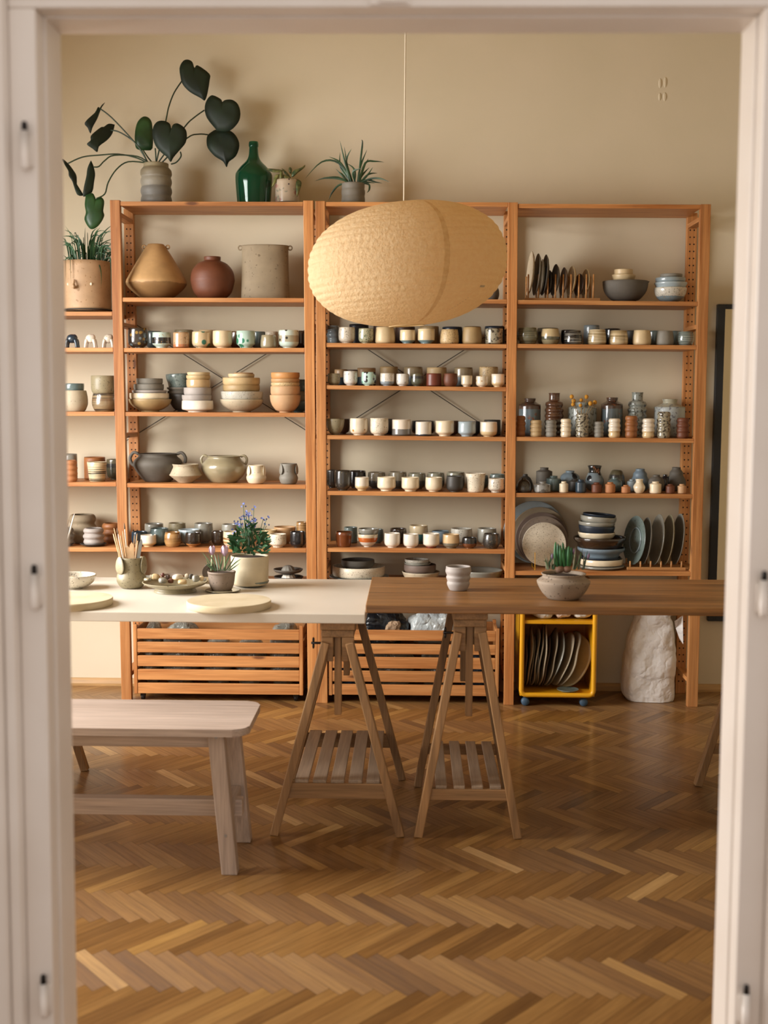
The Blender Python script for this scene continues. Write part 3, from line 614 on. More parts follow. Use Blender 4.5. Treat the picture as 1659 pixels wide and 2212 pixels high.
row('middle', 5, Z3M, 'b', [(60, 160, 138, 'cup', 'dkspeck', 'glossy black cup'), (240, 398, 143, 'cup', 'black', 'black cup'), (413, 565, 155, 'cup', 'greybrown', 'grey-brown cup'), (588, 745, 152, 'cup', 'greybrown', 'grey-brown cup'), (758, 908, 163, 'cup', 'greysh', 'grey cup'),
 (920, 1068, 160, 'cup', 'greysh', 'grey cup'), (1085, 1242, 155, 'cup', 'greysh', 'grey-olive cup'), (1300, 1440, 180, 'cup', 'olblack', 'dark green cup'), (1453, 1583, 172, 'cup', 'tealg', 'teal grey cup')], 'cups behind')
row('middle', 6, Z3M, 'f', [(133, 282, 660, 'tapered', 'amber', 'translucent red-brown cup'), (325, 500, 678, 'deep', 'orangewhite', 'orange and white bowl'), (553, 690, 672, 'cup', 'white', 'white cup'), (714, 848, 680, 'cup', 'white', 'small white cup'),
 (883, 1027, 675, 'foot', 'whitered', 'white cup with red foot'), (1050, 1197, 682, 'cup', 'tangrey', 'tan cup with grey base'), (1217, 1343, 710, 'cup', 'darkbrown', 'small black and brown cup'), (1395, 1540, 675, 'barrel', 'dkspeck', 'dark ribbed cup')], 'cups')
row('middle', 6, Z3M, 'b', [(210, 325, 622, 'straight', 'tealg', 'grey-teal cup'), (430, 548, 640, 'cup', 'teal', 'dark teal cup'), (600, 745, 632, 'cup', 'dbrown', 'dark brown cup'), (765, 928, 605, 'cup', 'creamteal', 'cream and teal cup'),
 (957, 1108, 652, 'cup', 'blue', 'blue-rimmed cup'), (1120, 1307, 630, 'cup', 'greyspeck', 'grey-white cup'), (1348, 1512, 630, 'cup', 'lightgrey', 'pale grey cup')], 'cups behind')
# grey bowl sitting on the orange and white bowl
Yc = D+.075; c = at(690+419/3.95, 1140, Yc); zb = at(690+412/3.95, 980+690/3.95, Yc).z-.012
place('bowl', 'deep', 'greyg', 690+330/3.95, 690+508/3.95, 980+632/3.95, Yc, zb, 'grey-green bowl nested on the orange and white bowl, middle bay', 'bowl')
stack('middle', 7, Z3M, [(80, 600, 1010, 'tray', 'blueg', 'large blue-grey dish'), (110, 560, 930, 'tray', 'speck', 'large pale speckled bowl'), (185, 470, 888, 'tray', 'dgrey', 'dark grey textured bowl')], D+.145, 'dish stack behind the table, middle bay', 'dishes on the bottom shelf of the middle bay')
stack('middle', 7, Z3M, [(703, 1030, 985, 'tray', 'stonel', 'pale stone bowl'), (722, 995, 928, 'tray', 'mauve', 'mauve-brown bowl'), (722, 955, 915, 'straight', 'lightgrey', 'light grey bowl'), (728, 937, 888, 'straight', 'greyspeck', 'small speckled grey bowl')], D+.13, 'centre dish stack, middle bay bottom shelf', 'dishes on the bottom shelf of the middle bay')
row('middle', 7, Z3M, .13, [(1180, 1565, 968, 'tray', 'greyg', 'shallow grey-green bowl')], 'dishes')
# ---- right bay
row('right', 2, Z4R, 'f', [(98, 258, 677, 'barrel', 'olstripe', 'dark olive striped cup'), (285, 430, 685, 'barrel', 'bandbeige', 'beige and grey cup'), (465, 603, 698, 'squat', 'blstreak', 'black cup with white streaks'), (650, 793, 692, 'squat', 'swirl', 'brown swirled cup'),
 (815, 962, 700, 'squat', 'swirl2', 'beige swirled cup'), (1000, 1142, 697, 'squat', 'beige', 'plain beige cup'), (1183, 1318, 702, 'squat', 'grey', 'glossy grey cup'), (1345, 1475, 708, 'barrel', 'tealstripe', 'teal cup with fine stripes')], 'glazed cups')
row('right', 2, Z4R, 'b', [(255, 420, 680, 'cup', 'olblack', 'olive-black cup'), (440, 560, 695, 'cup', 'black', 'black cup'), (618, 738, 658, 'straight', 'blueg', 'pale blue cup'), (775, 903, 685, 'cup', 'black', 'black cup'), (930, 1060, 700, 'cup', 'charcoal', 'dark grey cup'), (1110, 1230, 702, 'cup', 'teal', 'teal-grey cup'), (1270, 1380, 704, 'cup', 'teal', 'dark teal cup')], 'cups behind')
row('right', 3, Z5R, 'f', [(85, 165, 247, 'rib4', 'rust', 'rust brown ribbed vase'), (198, 292, 280, 'rib4', 'sand', 'sandy ribbed vase'), (318, 407, 280, 'rib4', 'grey', 'grey ribbed vase'), (434, 522, 270, 'rib4', 'cream', 'cream ribbed vase'), (553, 660, 228, 'rib5', 'mottdark', 'textured ribbed vase holding yellow flowers'),
 (697, 775, 292, 'rib4', 'grey', 'small grey ribbed vase'), (808, 905, 268, 'rib4', 'creamtan', 'pinkish cream ribbed vase'), (937, 1038, 247, 'rib4', 'rust', 'orange-brown ribbed vase'), (1070, 1172, 268, 'rib4', 'creamtan', 'glossy cream ribbed vase'), (1187, 1297, 215, 'rib5', 'mottdark', 'black and cream mottled ribbed vase'), (1340, 1440, 263, 'rib4', 'redm', 'dark red ribbed vase')], 'ribbed vases')
row('right', 3, Z5R, 'b', [(113, 283, 112, 'jar', 'rustblue', 'rust and blue jar'), (313, 463, 70, 'tallrib', 'brownjar', 'tall brown ribbed vase'), (497, 718, 143, neckjar(.5, .86), 'mottled', 'wide mottled grey jar'), (755, 922, 105, 'jar', 'rustblue', 'tall blue-brown jar'),
 (960, 1112, 65, 'tallrib', 'mottled', 'tall mottled ribbed vase'), (1172, 1405, 118, neckjar(.46, .8), 'whitemott', 'widest white mottled jar')], 'tall vases')
row('right', 4, Z5R, 'f', [(88, 212, 727, 'dome', 'dkspeck', 'dark speckled round jar'), (227, 362, 755, 'lowjar', 'silver', 'squat silvery grey jar'), (427, 497, 757, 'bottle', 'cream', 'small cream bottle'), (553, 637, 742, 'bottle', 'dblue', 'small dark blue bottle'), (677, 757, 765, 'bottle', 'redm', 'small dark red bottle'),
 (783, 863, 762, 'bottle', 'terra', 'small terracotta bottle'), (910, 980, 785, 'bottle', 'terra', 'smallest terracotta bottle'), (1003, 1097, 738, 'belly', 'cream', 'cream bellied vase'), (1130, 1222, 757, 'bottle', 'cream', 'cream shouldered jar'), (1255, 1325, 778, 'bottle', 'redm', 'tiny dark red bottle'), (1348, 1415, 778, 'bottle', 'clay', 'tiny tan bottle')], 'small bottles')
row('right', 4, Z5R, .13, [(327, 440, 713, 'jar', 'teal', 'blue-grey bottle'), (497, 600, 737, 'jar', 'charcoal', 'dark grey jar'), (800, 920, 727, 'round', 'teal', 'round blue-grey jar'), (955, 1030, 740, 'jar', 'blueg', 'small blue-grey jar'), (1122, 1245, 705, 'round', 'dgrey', 'round grey jar')], 'jars')
row('right', 4, Z5R, 'b', [(100, 222, 698, 'dome', 'charcoal', 'dark round jar'), (247, 372, 648, 'jar', 'dgrey', 'dark grey shouldered jar'), (430, 590, 672, 'round', 'bluedots', 'pale blue jar with black spots'), (630, 775, 632, 'waist', 'blackblue', 'black and blue flared vase'), (808, 943, 667, 'cone', 'olblack', 'olive-black tapered vase'),
 (980, 1133, 657, 'gourd', 'blue', 'light blue gourd vase'), (1213, 1290, 703, 'round', 'black', 'small black jar'), (1265, 1413, 645, 'gourd', 'dgrey', 'dark grey gourd vase')], 'jars behind')
row('right', 1, Z4R, .13, [(768, 1115, 305, 'deep', 'dgrey', 'large dark mixing bowl')], 'bowls')
# spout on the mixing bowl
mb = [o for o in bpy.data.objects if o.get('label', '').startswith('large dark mixing')][0]; mb.rotation_euler = (0, 0, 0)
rr = (1115-768)/2/3.606*mpp(D+.13); hh = max(v.co.z for v in mb.data.vertices)
bm = bmesh.new(); q = [(rr*.93, -.02, hh*.99), (rr*1.07, 0, hh*1.01), (rr*.93, .02, hh*.99), (rr*.86, 0, hh*.72)]
vs = [bm.verts.new(p) for p in q]; vi = [bm.verts.new((p[0]-.006, p[1]*.7, p[2]-.001)) for p in q[:3]]
bm.faces.new((vs[0], vs[1], vs[3])); bm.faces.new((vs[1], vs[2], vs[3])); bm.faces.new((vs[0], vs[1], vi[1], vi[0])); bm.faces.new((vs[1], vs[2], vi[2], vi[1]))
link('spout', bm, gm('dgrey'), mb)
zt = mb.location.z+hh
stack('right', 1, Z4R, [(838, 1018, 260, 'bowl', 'beige', 'cream bowl'), (857, 997, 220, 'bowl', 'beige', 'smaller cream bowl')], D+.13, 'pair in the dark mixing bowl', 'cream bowls in the mixing bowl', z0=zt-.022)
stack('right', 1, Z4R, [(1168, 1415, 360, 'deep', 'speckblue', 'speckled white bowl with blue base'), (1172, 1418, 318, 'bowl', 'lblue', 'pale blue bowl'), (1180, 1405, 282, 'tray', 'blueg', 'blue-grey dish'), (1215, 1382, 255, 'tray', 'grey', 'small grey dish')], D+.1, 'bowl stack at the right, right bay', 'stacked bowls in the right bay')
stack('right', 5, Z6R, [(570, 925, 556, 'plate', 'lightgrey', 'pale grey plate'), (575, 935, 530, 'plate', 'greyg', 'olive-grey plate'), (580, 922, 472, 'tray', 'cream', 'cream plate'), (600, 905, 460, 'tray', 'navy', 'black dish'), (570, 935, 385, 'bowl', 'blue', 'pale blue bowl'), (540, 945, 303, 'bowl', 'dbrown', 'wide dark brown bowl'),
 (573, 862, 272, 'bowl', 'cream', 'cream bowl'), (575, 855, 222, 'bowl', 'navy', 'navy black bowl'), (577, 858, 192, 'straight', 'lightgrey', 'grey bowl'), (588, 865, 150, 'straight', 'lightgrey', 'light grey bowl'), (607, 862, 135, 'tray', 'navy', 'tilted black bowl')],
 D+.115, 'the tallest stack, right bay bottom', 'stacked bowls and plates in the right bay', tilts={7: .04, 8: .02, 9: .07, 10: .08})
# ---- big vessels with custom shapes
def custom(kind, prof_px, Z, bay, k, Yc, g_, label, cat, ctr, sq=1.0, group=None, seg=40, th=None):
    """prof_px: (half width, y) pairs from the bottom up in zoom pixels"""
    cxp = Z[0]+ctr/Z[2]; yb = prof_px[0][1]; s = mpp(Yc)/Z[2]
    c = at(cxp, Z[1]+yb/Z[2], Yc); z0 = shelf_z(bay, k, c.x) if isinstance(bay, str) else bay
    pts = [Vector((r*s, (yb-y)*s, 0)) for r, y in prof_px]; sp = spline(pts, 3)
    out = [(0, 0)]+[(v.x, max(v.y, 0)) for v in sp]; th = th or .005; h = out[-1][1]
    inn = [(out[-1][0]-th, h)]+[(a-th, b) for a, b in reversed(out[1:-2]) if b > th*1.5 and a > th*2]+[(.6*out[1][0], th*1.4), (0, th*1.4)]
    bm = bmesh.new(); lathe(bm, out+inn, seg)
    for v in bm.verts: v.co.y *= sq
    o = link(kind, bm, gm(g_), smooth=True, loc=(c.x, Yc, z0+.0003)); tag(o, label, cat, group)
    return o, s, h
v1, s, h = custom('vase', [(60, 625), (100, 612), (155, 570), (186, 535), (190, 515), (180, 490), (140, 420), (95, 345), (55, 285), (48, 278)], (130, 430, 2.9625), 'left', 1, D+.15, 'terdrop', 'tan teardrop vase with two tiny lug handles on the second board', 'vase', 617, seg=48)
v2, s, h2 = custom('vase', [(62, 628), (85, 618), (120, 580), (137, 520), (139, 500), (130, 450), (95, 405), (56, 386), (52, 378), (53, 360)], (130, 430, 2.9625), 'left', 1, D+.13, 'redm', 'round reddish brown vase with a short neck', 'vase', 976, seg=48)
v3, s, h3 = custom('vase', [(153, 630), (154, 622), (151, 540), (148, 440), (147, 340), (149, 292)], (130, 430, 2.9625), 'left', 1, D+.13, 'bisque', 'tall flattened cylinder vase with two lug handles', 'vase', 1313, sq=.55, seg=48)
MBQ = gm('bisque'); MKH = gm('terdrop'); 
def lug(parent, x, z, r, m, rad=.0028, sx=1):
    bm = bmesh.new(); tube(bm, [(x+r*math.cos(a)*sx, 0, z+r*math.sin(a)) for a in [2*math.pi*i/16 for i in range(17)]], rad, 8); link('lug_handle', bm, m, parent, smooth=True)
for sg in (-1, 1):
    lug(v1, sg*75*s, h-.012, .008, MKH, .003); lug(v3, sg*158*s, h3-.010, .009, MBQ, .003)
c1, s, h = custom('pot', [(70, 352), (90, 346), (135, 290), (158, 245), (150, 215), (128, 195), (122, 185), (128, 172)], Z5L, 'left', 4, D+.14, 'dgrey', 'large dark grey pot with two loop handles', 'pot', 627, seg=44)
for sg in (-1, 1):
    bm = bmesh.new(); tube(bm, spline([(sg*125*s, 0, h-.002), (sg*155*s, 0, h+.004), (sg*178*s, 0, h-.018), (sg*172*s, 0, h-.045), (sg*150*s, 0, h-.058)], 4), .0075, 10); link('handle', bm, gm('dgrey'), c1, smooth=True)
c2, s, h = custom('pot', [(72, 358), (88, 352), (128, 310), (145, 268), (140, 240), (118, 215), (104, 200), (113, 188)], Z5L, 'left', 4, D+.13, 'oliveg', 'glazed olive pot with two small loop handles', 'pot', 1050, seg=44)
for sg in (-1, 1):
    bm = bmesh.new(); tube(bm, spline([(sg*108*s, 0, h-.004), (sg*130*s, 0, h+.001), (sg*147*s, 0, h-.014), (sg*142*s, 0, h-.035), (sg*130*s, 0, h-.044)], 4), .006, 10); link('handle', bm, gm('oliveg'), c2, smooth=True)
custom('bowl', [(42, 365), (52, 358), (98, 322), (104, 314), (98, 305), (84, 275), (80, 262), (86, 245)], Z5L, 'left', 4, D+.075, 'stonel', 'small beige bowl with a sharp waist in front of the dark pot', 'bowl', 804, seg=40)
def ears(o, s, h, r, m, sz=1, hw=.0125, hh=.024):
    for sg, ph in ((-1, math.radians(52)), (1, math.radians(72))):
        bm = bmesh.new(); bmesh.ops.create_uvsphere(bm, u_segments=18, v_segments=10, radius=1)
        for v in bm.verts: v.co = Vector((v.co.x*hw*(1.1-.25*v.co.z), v.co.y*.0035*sz, v.co.z*hh))
        e = link('ear_flap', bm, m, o, smooth=True); e.location = (sg*math.sin(ph)*(r+.004*sz), -math.cos(ph)*(r+.004*sz), h-hh*1.05); e.rotation_euler = (-.06, 0, sg*ph)
    bm = bmesh.new()
    for sx in (-.2, .2):
        bmesh.ops.create_uvsphere(bm, u_segments=8, v_segments=6, radius=.0012*sz, matrix=Matrix.Translation((r*sx+.004, -r*.96, h*.62)))
    link('eyes', bm, gm('dgrey'), o, smooth=True)
e1, s, h = custom('cup', [(38, 367), (52, 360), (63, 335), (62, 318), (52, 300), (50, 285), (51, 248)], Z5L, 'left', 4, D+.06, 'cream', 'cream cup with hanging ear flaps and tiny face', 'cup', 1255)
ears(e1, s, h, 52*s, gm('cream'))
e2, s, h = custom('cup', [(38, 364), (50, 358), (60, 332), (58, 315), (49, 295), (49, 275), (54, 233)], Z5L, 'left', 4, D+.06, 'grey', 'dark grey cup with hanging ear flaps and tiny face', 'cup', 1462)
ears(e2, s, h, 52*s, gm('grey'))
# ---- little legged figurines
for xa, xb, g_, lab in ((37, 117, 'dblue', 'black glazed legged figurine'), (160, 232, 'white', 'white legged figurine between two others'), (275, 345, 'milky', 'white legged figurine next to the pine post')):
    Yc = D+.06; px = 130+(xa+xb)/2/2.9625; c = at(px, 750, Yc); z0 = shelf_z('farleft', 2, c.x); W = (xb-xa)/2.9625*mpp(Yc); H_ = 88/2.9625*mpp(Yc)
    root = empty('figurine', (c.x, Yc, z0)); tag(root, lab+' on the second shelf, far left bay', 'figurine', 'legged figurines')
    bm = bmesh.new(); bmesh.ops.create_uvsphere(bm, u_segments=24, v_segments=16, radius=1)
    for v in bm.verts: v.co = Vector((v.co.x*W*.44, v.co.y*W*.36, H_*.68+v.co.z*H_*.32+(.003 if v.co.x > .5 else 0)))
    link('body', bm, gm(g_), root, smooth=True)
    for sx in (-1, 1):
        for sy in (-1, 1):
            bm = bmesh.new(); tube(bm, spline([(sx*W*.3, sy*W*.2, H_*.62), (sx*W*.4, sy*W*.24, H_*.3), (sx*W*.43, sy*W*.26, 0)], 3), [W*.15]*3+[W*.12]*3+[W*.12]*1, 10); link('leg', bm, gm(g_), root, smooth=True)
# ---- juicers on the left bay's lowest shelf
Yc = D+.1; px = 130+1462/2.9625; c = at(px, 1255, Yc); zs = shelf_z('left', 6, c.x)
for i, (yb, yt, g_, g2, lab) in enumerate(((545, 505, 'charcoal', 'white', 'lower dark juicer dish with white reamer'), (503, 460, 'dgrey', 'grey', 'upper grey juicer dish with fluted reamer'))):
    zb = zs if i == 0 else zb+.034
    root = empty('citrus_juicer', (c.x-.002*i, Yc, zb)); tag(root, lab+' in the left bay', 'juicer', 'stacked citrus juicers')
    link('dish', pot_bm([(0, 0), (.35, 0), (.4, .15), (.85, .5), (1, 1)], 96/2.9625*mpp(Yc), .026), gm(g_), root, smooth=True)
    bm = bmesh.new(); n = 30; R0 = 44/2.9625*mpp(Yc)
    rings = []
    for j in range(9):
        a = j/8*math.pi/2; rr = R0*math.cos(a)**.8 if j < 8 else 0; z = .008+R0*1.15*math.sin(a)
        rings.append([bm.verts.new((rr*(1+.12*math.cos(10*(2*math.pi*k/n)+a*2))*math.cos(2*math.pi*k/n), rr*(1+.12*math.cos(10*(2*math.pi*k/n)+a*2))*math.sin(2*math.pi*k/n), z)) for k in range(n)])
    for a_, b_ in zip(rings, rings[1:]):
        for k in range(n): bm.faces.new((a_[k], a_[(k+1) % n], b_[(k+1) % n], b_[k]))
    link('reamer', bm, gm(g2), root, smooth=True)
# ---- plates standing in wooden racks
def plate_bm(r, th=.014):
    bm = bmesh.new(); lathe(bm, [(0, 0), (r*.6, 0), (r*.63, .003), (r*.86, .006), (r, th), (r*.995, th+.002), (r*.97, th+.001), (r*.84, .0105), (r*.62, .0075), (0, .007)], 48); return bm
def stand_plate(Z, bay, k, xl, xr, yt, yb, g_, label, Yc=D+.13, lean=.08, gname='plates in the wooden rack', ztop=None, extra=.0, ring=False):
    r = (yb-yt)/Z[2]/2*mpp(Yc); cxp = Z[0]+(xl+xr)/2/Z[2]; c = at(cxp, Z[1]+(yt+yb)/2/Z[2], Yc)
    d = ray(cxp, 900); view = math.atan2(d.x, d.y); w_ = (xr-xl)/Z[2]*mpp(Yc)
    a = math.asin(min(.95, max(.0, (w_-.007)/(2*r)))) - view
    o = link('plate', plate_bm(r), gm(g_), smooth=True, loc=c)
    # plate axis +z -> faces -x turned towards the viewer by a
    n = Vector((-math.cos(a), -math.sin(a), lean)).normalized()
    o.rotation_euler = n.to_track_quat('Z', 'Y').to_euler(); tag(o, label, 'plate', gname); return o
def prack(Z, bay, k, x0, x1, pegs, ypt, yb, Yf, label, gname):
    a = at(Z[0]+x0/Z[2], Z[1]+yb/Z[2], Yf); b = at(Z[0]+x1/Z[2], Z[1]+yb/Z[2], Yf); zs = shelf_z(bay, k, (a.x+b.x)/2)+.001
    root = empty('plate_rack', ((a.x+b.x)/2, Yf+.05, zs)); tag(root, label, 'plate rack'); m = wood('rack_beech', 'a5713f', 'bd8a55', 'x', .5)
    for Yr in (Yf, Yf+.1):
        bm = bmesh.new(); box(bm, a.x-root.location.x, b.x-root.location.x, Yr-.008-root.location.y, Yr+.008-root.location.y, .0, .014, .002); link('rail', bm, m, root)
        for p in pegs:
            q = at(Z[0]+p/Z[2], Z[1]+yb/Z[2], Yf); zt = at(Z[0]+p/Z[2], Z[1]+ypt/Z[2], Yf).z
            bm = bmesh.new(); tube(bm, [(q.x-root.location.x, Yr-root.location.y, .01), (q.x-root.location.x, Yr-root.location.y, zt-zs)], .0038, 10); link('peg', bm, m, root, smooth=True)
prack(Z4R, 'right', 1, 155, 745, (183, 262, 335, 395, 455, 515, 577, 635, 690), 262, 433, D+.07, 'wooden plate rack full of upright plates on the first shelf, right bay', '')
for i, p in enumerate(((190, 250, 90, 425, 'stonel', 'tallest beige plate'), (240, 302, 107, 425, 'grey', 'tall grey plate'), (285, 330, 150, 425, 'lightgrey', 'narrow grey plate behind its taller neighbour'), (302, 362, 115, 425, 'dgrey', 'tall dark grey plate'), (345, 390, 235, 425, 'charcoal', 'small near-black plate'),
     (378, 446, 188, 428, 'dgrey', 'mid-height dark grey plate'), (447, 508, 213, 428, 'mauve', 'brown-grey plate'), (503, 576, 203, 430, 'sand', 'sandy plate'), (560, 640, 262, 432, 'choc', 'shortest plate with pale rim'), (612, 688, 225, 430, 'khaki', 'khaki plate'))):
    stand_plate(Z4R, 'right', 1, *p[:5], p[5]+', %s from left in the upper plate rack' % ORD[i+1], Yc=D+.12, gname='plates in the upper rack')
prack(Z6R, 'right', 5, 952, 1410, (977, 1058, 1137, 1218, 1298, 1378), 512, 557+12, D+.05, 'low wooden plate rack holding large plates on the bottom shelf, right bay', '')
for i, p in enumerate(((945, 1120, 160, 545, 'tealg', 'large teal plate with a deep ring'), (1070, 1165, 172, 545, 'grey', 'grey plate'), (1150, 1265, 147, 548, 'greyg', 'olive-grey plate'), (1240, 1340, 150, 548, 'olive', 'speckled olive plate'), (1322, 1420, 143, 545, 'grey', 'grey plate'))):
    o = stand_plate(Z6R, 'right', 5, *p[:5], p[5]+', %s from left in the lower plate rack' % ORD[i+1], Yc=D+.12, lean=.12, gname='plates in the lower rack')
    if i == 0:
        bm = bmesh.new(); rr = .058; tube(bm, [(rr*math.cos(t), rr*math.sin(t), .010) for t in [2*math.pi*j/40 for j in range(41)]], .003, 8); link('ring', bm, gm('blueg'), o, smooth=True)
# leaning round plates
for i, (cx, cy, r, Yc, g_, lab) in enumerate(((232, 319, 244, D+.262, 'blueg', 'largest rear blue-grey round plate'), (272, 341, 223, D+.235, 'bisque', 'olive-brown round plate'), (287, 358, 205, D+.21, 'mauve', 'brown round plate'), (300, 370, 193, D+.187, 'taupe', 'dark-rimmed round plate'), (306, 392, 171, D+.16, 'speck', 'front speckled beige round plate'))):
    rr = r/3.606*mpp(Yc); c = at(1090+cx/3.606, 1070+cy/3.606, Yc); zs = shelf_z('right', 5, c.x); c.z = zs+rr*math.cos(.16)+.004
    o = link('plate', plate_bm(rr, .012), gm(g_), smooth=True, loc=c); o.rotation_euler = Vector((0, -1, .17)).to_track_quat('Z', 'Y').to_euler()
    tag(o, lab+' leaning in a row, right bay', 'plate', 'round plates leaning against the wall')
# yellow wire stand in front of them
YEL = plain('yellow_enamel', 'd69a1c', .3, c2='dba022', nscale=3, coat=.3)
root = empty('plate_stand', at(1162, 1232, D+.04)); o0 = root.location
def P3(x, y, Y=D+.04): return at(1090+x/3.606, 1070+y/3.606, Y)-o0
bm = bmesh.new(); tube(bm, spline([P3(237, 445), P3(237, 580), P3(245, 586), P3(340, 588)], 3), .0016, 8); tube(bm, [P3(237, 583), P3(237, 583)+Vector((0, .14, 0)), P3(237, 500)+Vector((0, .16, 0))], .0016, 8)
link('wire', bm, YEL, root, smooth=True); tag(root, 'thin yellow wire plate stand at the foot of the leaning plates', 'plate stand')
# bowl half hidden by the lantern, upper middle bay
row('middle', 1, (650, 430, 3.606), .12, [(1440, 1545, 665, 'round', 'dgrey', 'dark vase peeping past the lantern')], 'vases')
# ------------------------------------------------ tables
YT = atz(868, 1806, 0).y        # trestle front feet
YTF = YT-.03                    # table front edge
pw = at(640, 1325, YTF); ZW = pw.z; ZD = at(1100, 1307.5, YTF).z
def slab(name, c, th, m, bev=.002, label=None, cat=None):
    base = Vector(((c[0].x+c[1].x)/2, (c[0].y+c[2].y)/2, c[0].z-th))
    z1 = c[0].z; q = [Vector((p.x, p.y, z1-th))-base for p in c]+[Vector((p.x, p.y, z1))-base for p in c]
    bm = bmesh.new(); hexa(bm, q, bev); o = link(name, bm, m, loc=base); tag(o, label, cat); return o
WT = plain('white_laminate', 'd6cdbd', .4, c2='dcd3c4', nscale=3)
A = atz(789, 1326.5, ZW); B = atz(807, 1251.8, ZW)
tw = slab('table_top', [Vector((A.x-2.0, A.y, ZW)), Vector((A.x, A.y, ZW)), Vector((B.x-.0, B.y, ZW)), Vector((B.x-2.0, B.y, ZW))], .0315, WT, .003, 'white laminate table top on trestles carrying pots and plaster bats', 'table top')
walnut = wood('brown_table_wood', '60401f', '9a6c3c', 'x', .42, 1.3, coat=.1, c3='5a351a')
A2 = atz(789, 1306.5, ZD); B2 = atz(809, 1246, ZD); XR2 = A2.x+1.55
td = slab('table_top', [Vector((A2.x+.001, A2.y, ZD)), Vector((XR2, A2.y, ZD)), Vector((XR2, B2.y, ZD)), Vector((A2.x+.001, B2.y, ZD))], .026, walnut, .003, 'brown wooden table top on trestles carrying a ribbed cup and hyacinth pot', 'table top')
TRW = wood('trestle_wood', '7d5f3e', 'a57d52', 'z', .55)
TRX = wood('trestle_wood', '7d5f3e', 'a57d52', 'y', .55); TRH = wood('trestle_wood', '7d5f3e', 'a57d52', 'x', .55)
SLT = wood('slat_sheen_wood', '94806c', 'a8937d', 'y', .4)  # greyer than the legs: reflected light on slat tops put into the colour
def trestle(xc, y0, y1, ztop, half, nsl, label, zrail=.172, rail_h=.05, cx=None, slw=.043, shift=0):
    root = empty('trestle', (xc, (y0+y1)/2, 0)); tag(root, label, 'trestle', 'wooden trestles under the tables'); L = root.location
    V = lambda x, y, z: Vector((x+xc, y, z))-L
    zh = ztop-.05
    for sx in (-1, 1):
        for yy, sg in ((y0, 1), (y1, -1)):
            bm = bmesh.new(); bar(bm, V(sx*.038, yy, zh-.015), V(sx*half, yy, .0), .027, .036, .003, side=(0, 1, 0))
            for v in bm.verts:
                if v.co.z < .002: v.co.z = .001
            link('leg', bm, TRW, root)
    def xr(z): return .038+(half-.038)*(1-z/(zh-.015))
    for yy in (y0+.004, y1-.004):
        bm = bmesh.new(); box(bm, -xr(zrail), xr(zrail), yy-.010-L.y, yy+.010-L.y, zrail-rail_h, zrail, .002)
        for v in bm.verts: v.co.x *= (1 if v.co.z > zrail-.02 else 1.04)
        link('rail', bm, TRH, root)
    wd = 2*xr(zrail)-.03; 
    for i in range(nsl):
        t = -wd/2+wd*(i+.5)/nsl; bm = bmesh.new(); box(bm, t-slw/2, t+slw/2, y0-.002-L.y, y1+.002-L.y, zrail, zrail+.011, .002); link('shelf_slat', bm, SLT, root)
    for yy, zz in ((y0+.036, .39), (y1-.036, .40)):
        bm = bmesh.new(); box(bm, -.011, .011, yy-.018-L.y, yy+.018-L.y, zz, ztop-.02, .002); link('height_post', bm, TRW, root)
        bm = bmesh.new()
        for sx in (-1, 1):
            box(bm, *sorted((sx*.014, sx*.052)), yy-.034-L.y, yy-.016-L.y, zh-.035, zh, .002); box(bm, *sorted((sx*.014, sx*.034)), yy-.034-L.y, yy-.016-L.y, zh-.078, zh-.034, .002)
            box(bm, *sorted((sx*.012, sx*.034)), yy-.016-L.y, yy+.016-L.y, zh-.06, zh, .002)
        link('bracket', bm, TRH, root)
    bm = bmesh.new(); box(bm, -.055, .055, y0-.006-L.y, y1+.006-L.y, ztop-.026, ztop-.0005, .003); link('top_beam', bm, TRX, root)
    bm = bmesh.new(); box(bm, -.052, .052, y0+.0-L.y, y1-.0-L.y, ztop-.05, ztop-.027, .003); link('lower_beam', bm, TRX, root)
    bm = bmesh.new(); tube(bm, [(-.085, y0+.02-L.y, zh-.022), (-.03, y0+.02-L.y, zh-.022)], .004, 10)
    for s in (-1, 1):
        bmesh.ops.create_uvsphere(bm, u_segments=10, v_segments=6, radius=1, matrix=Matrix.Translation((-.078, y0+.02-L.y, zh-.022+s*.010)) @ Matrix.Diagonal((.004, .007, .009, 1)))
    link('wing_bolt', bm, DK, root, smooth=True)
    return root
f0, f1, fb = atz(588, 1804, 0), atz(869, 1806, 0), atz(610, 1680, 0)
TW_ = ZW-.0315; TD_ = ZD-.026
xc = (f0.x+f1.x)/2
trestle(xc, YT, atz(732, 1682, 0).y, TW_, (f1.x-f0.x)/2-.006, 5, 'left centre trestle with five slats carrying the white table end', .172, .05)
g0, g1 = atz(903, 1810, 0), atz(1119, 1814, 0)
xr_ = (g0.x+g1.x)/2
trestle(xr_, YT+.0, atz(990, 1699, 0).y, TD_, (g1.x-g0.x)/2, 4, 'right centre trestle with four slats carrying the brown table', .158, .036, slw=.036)
h0 = atz(1507, 1697, 0)
trestle(h0.x+.225, YT+.0, h0.y, TD_, .225, 4, 'trestle half hidden behind the white door frame at right', .158, .036)
k0 = atz(184, 1664, 0)
trestle(k0.x-.225, YT, k0.y, TW_, .225, 5, 'trestle behind the bench, mostly hidden by the left door frame')
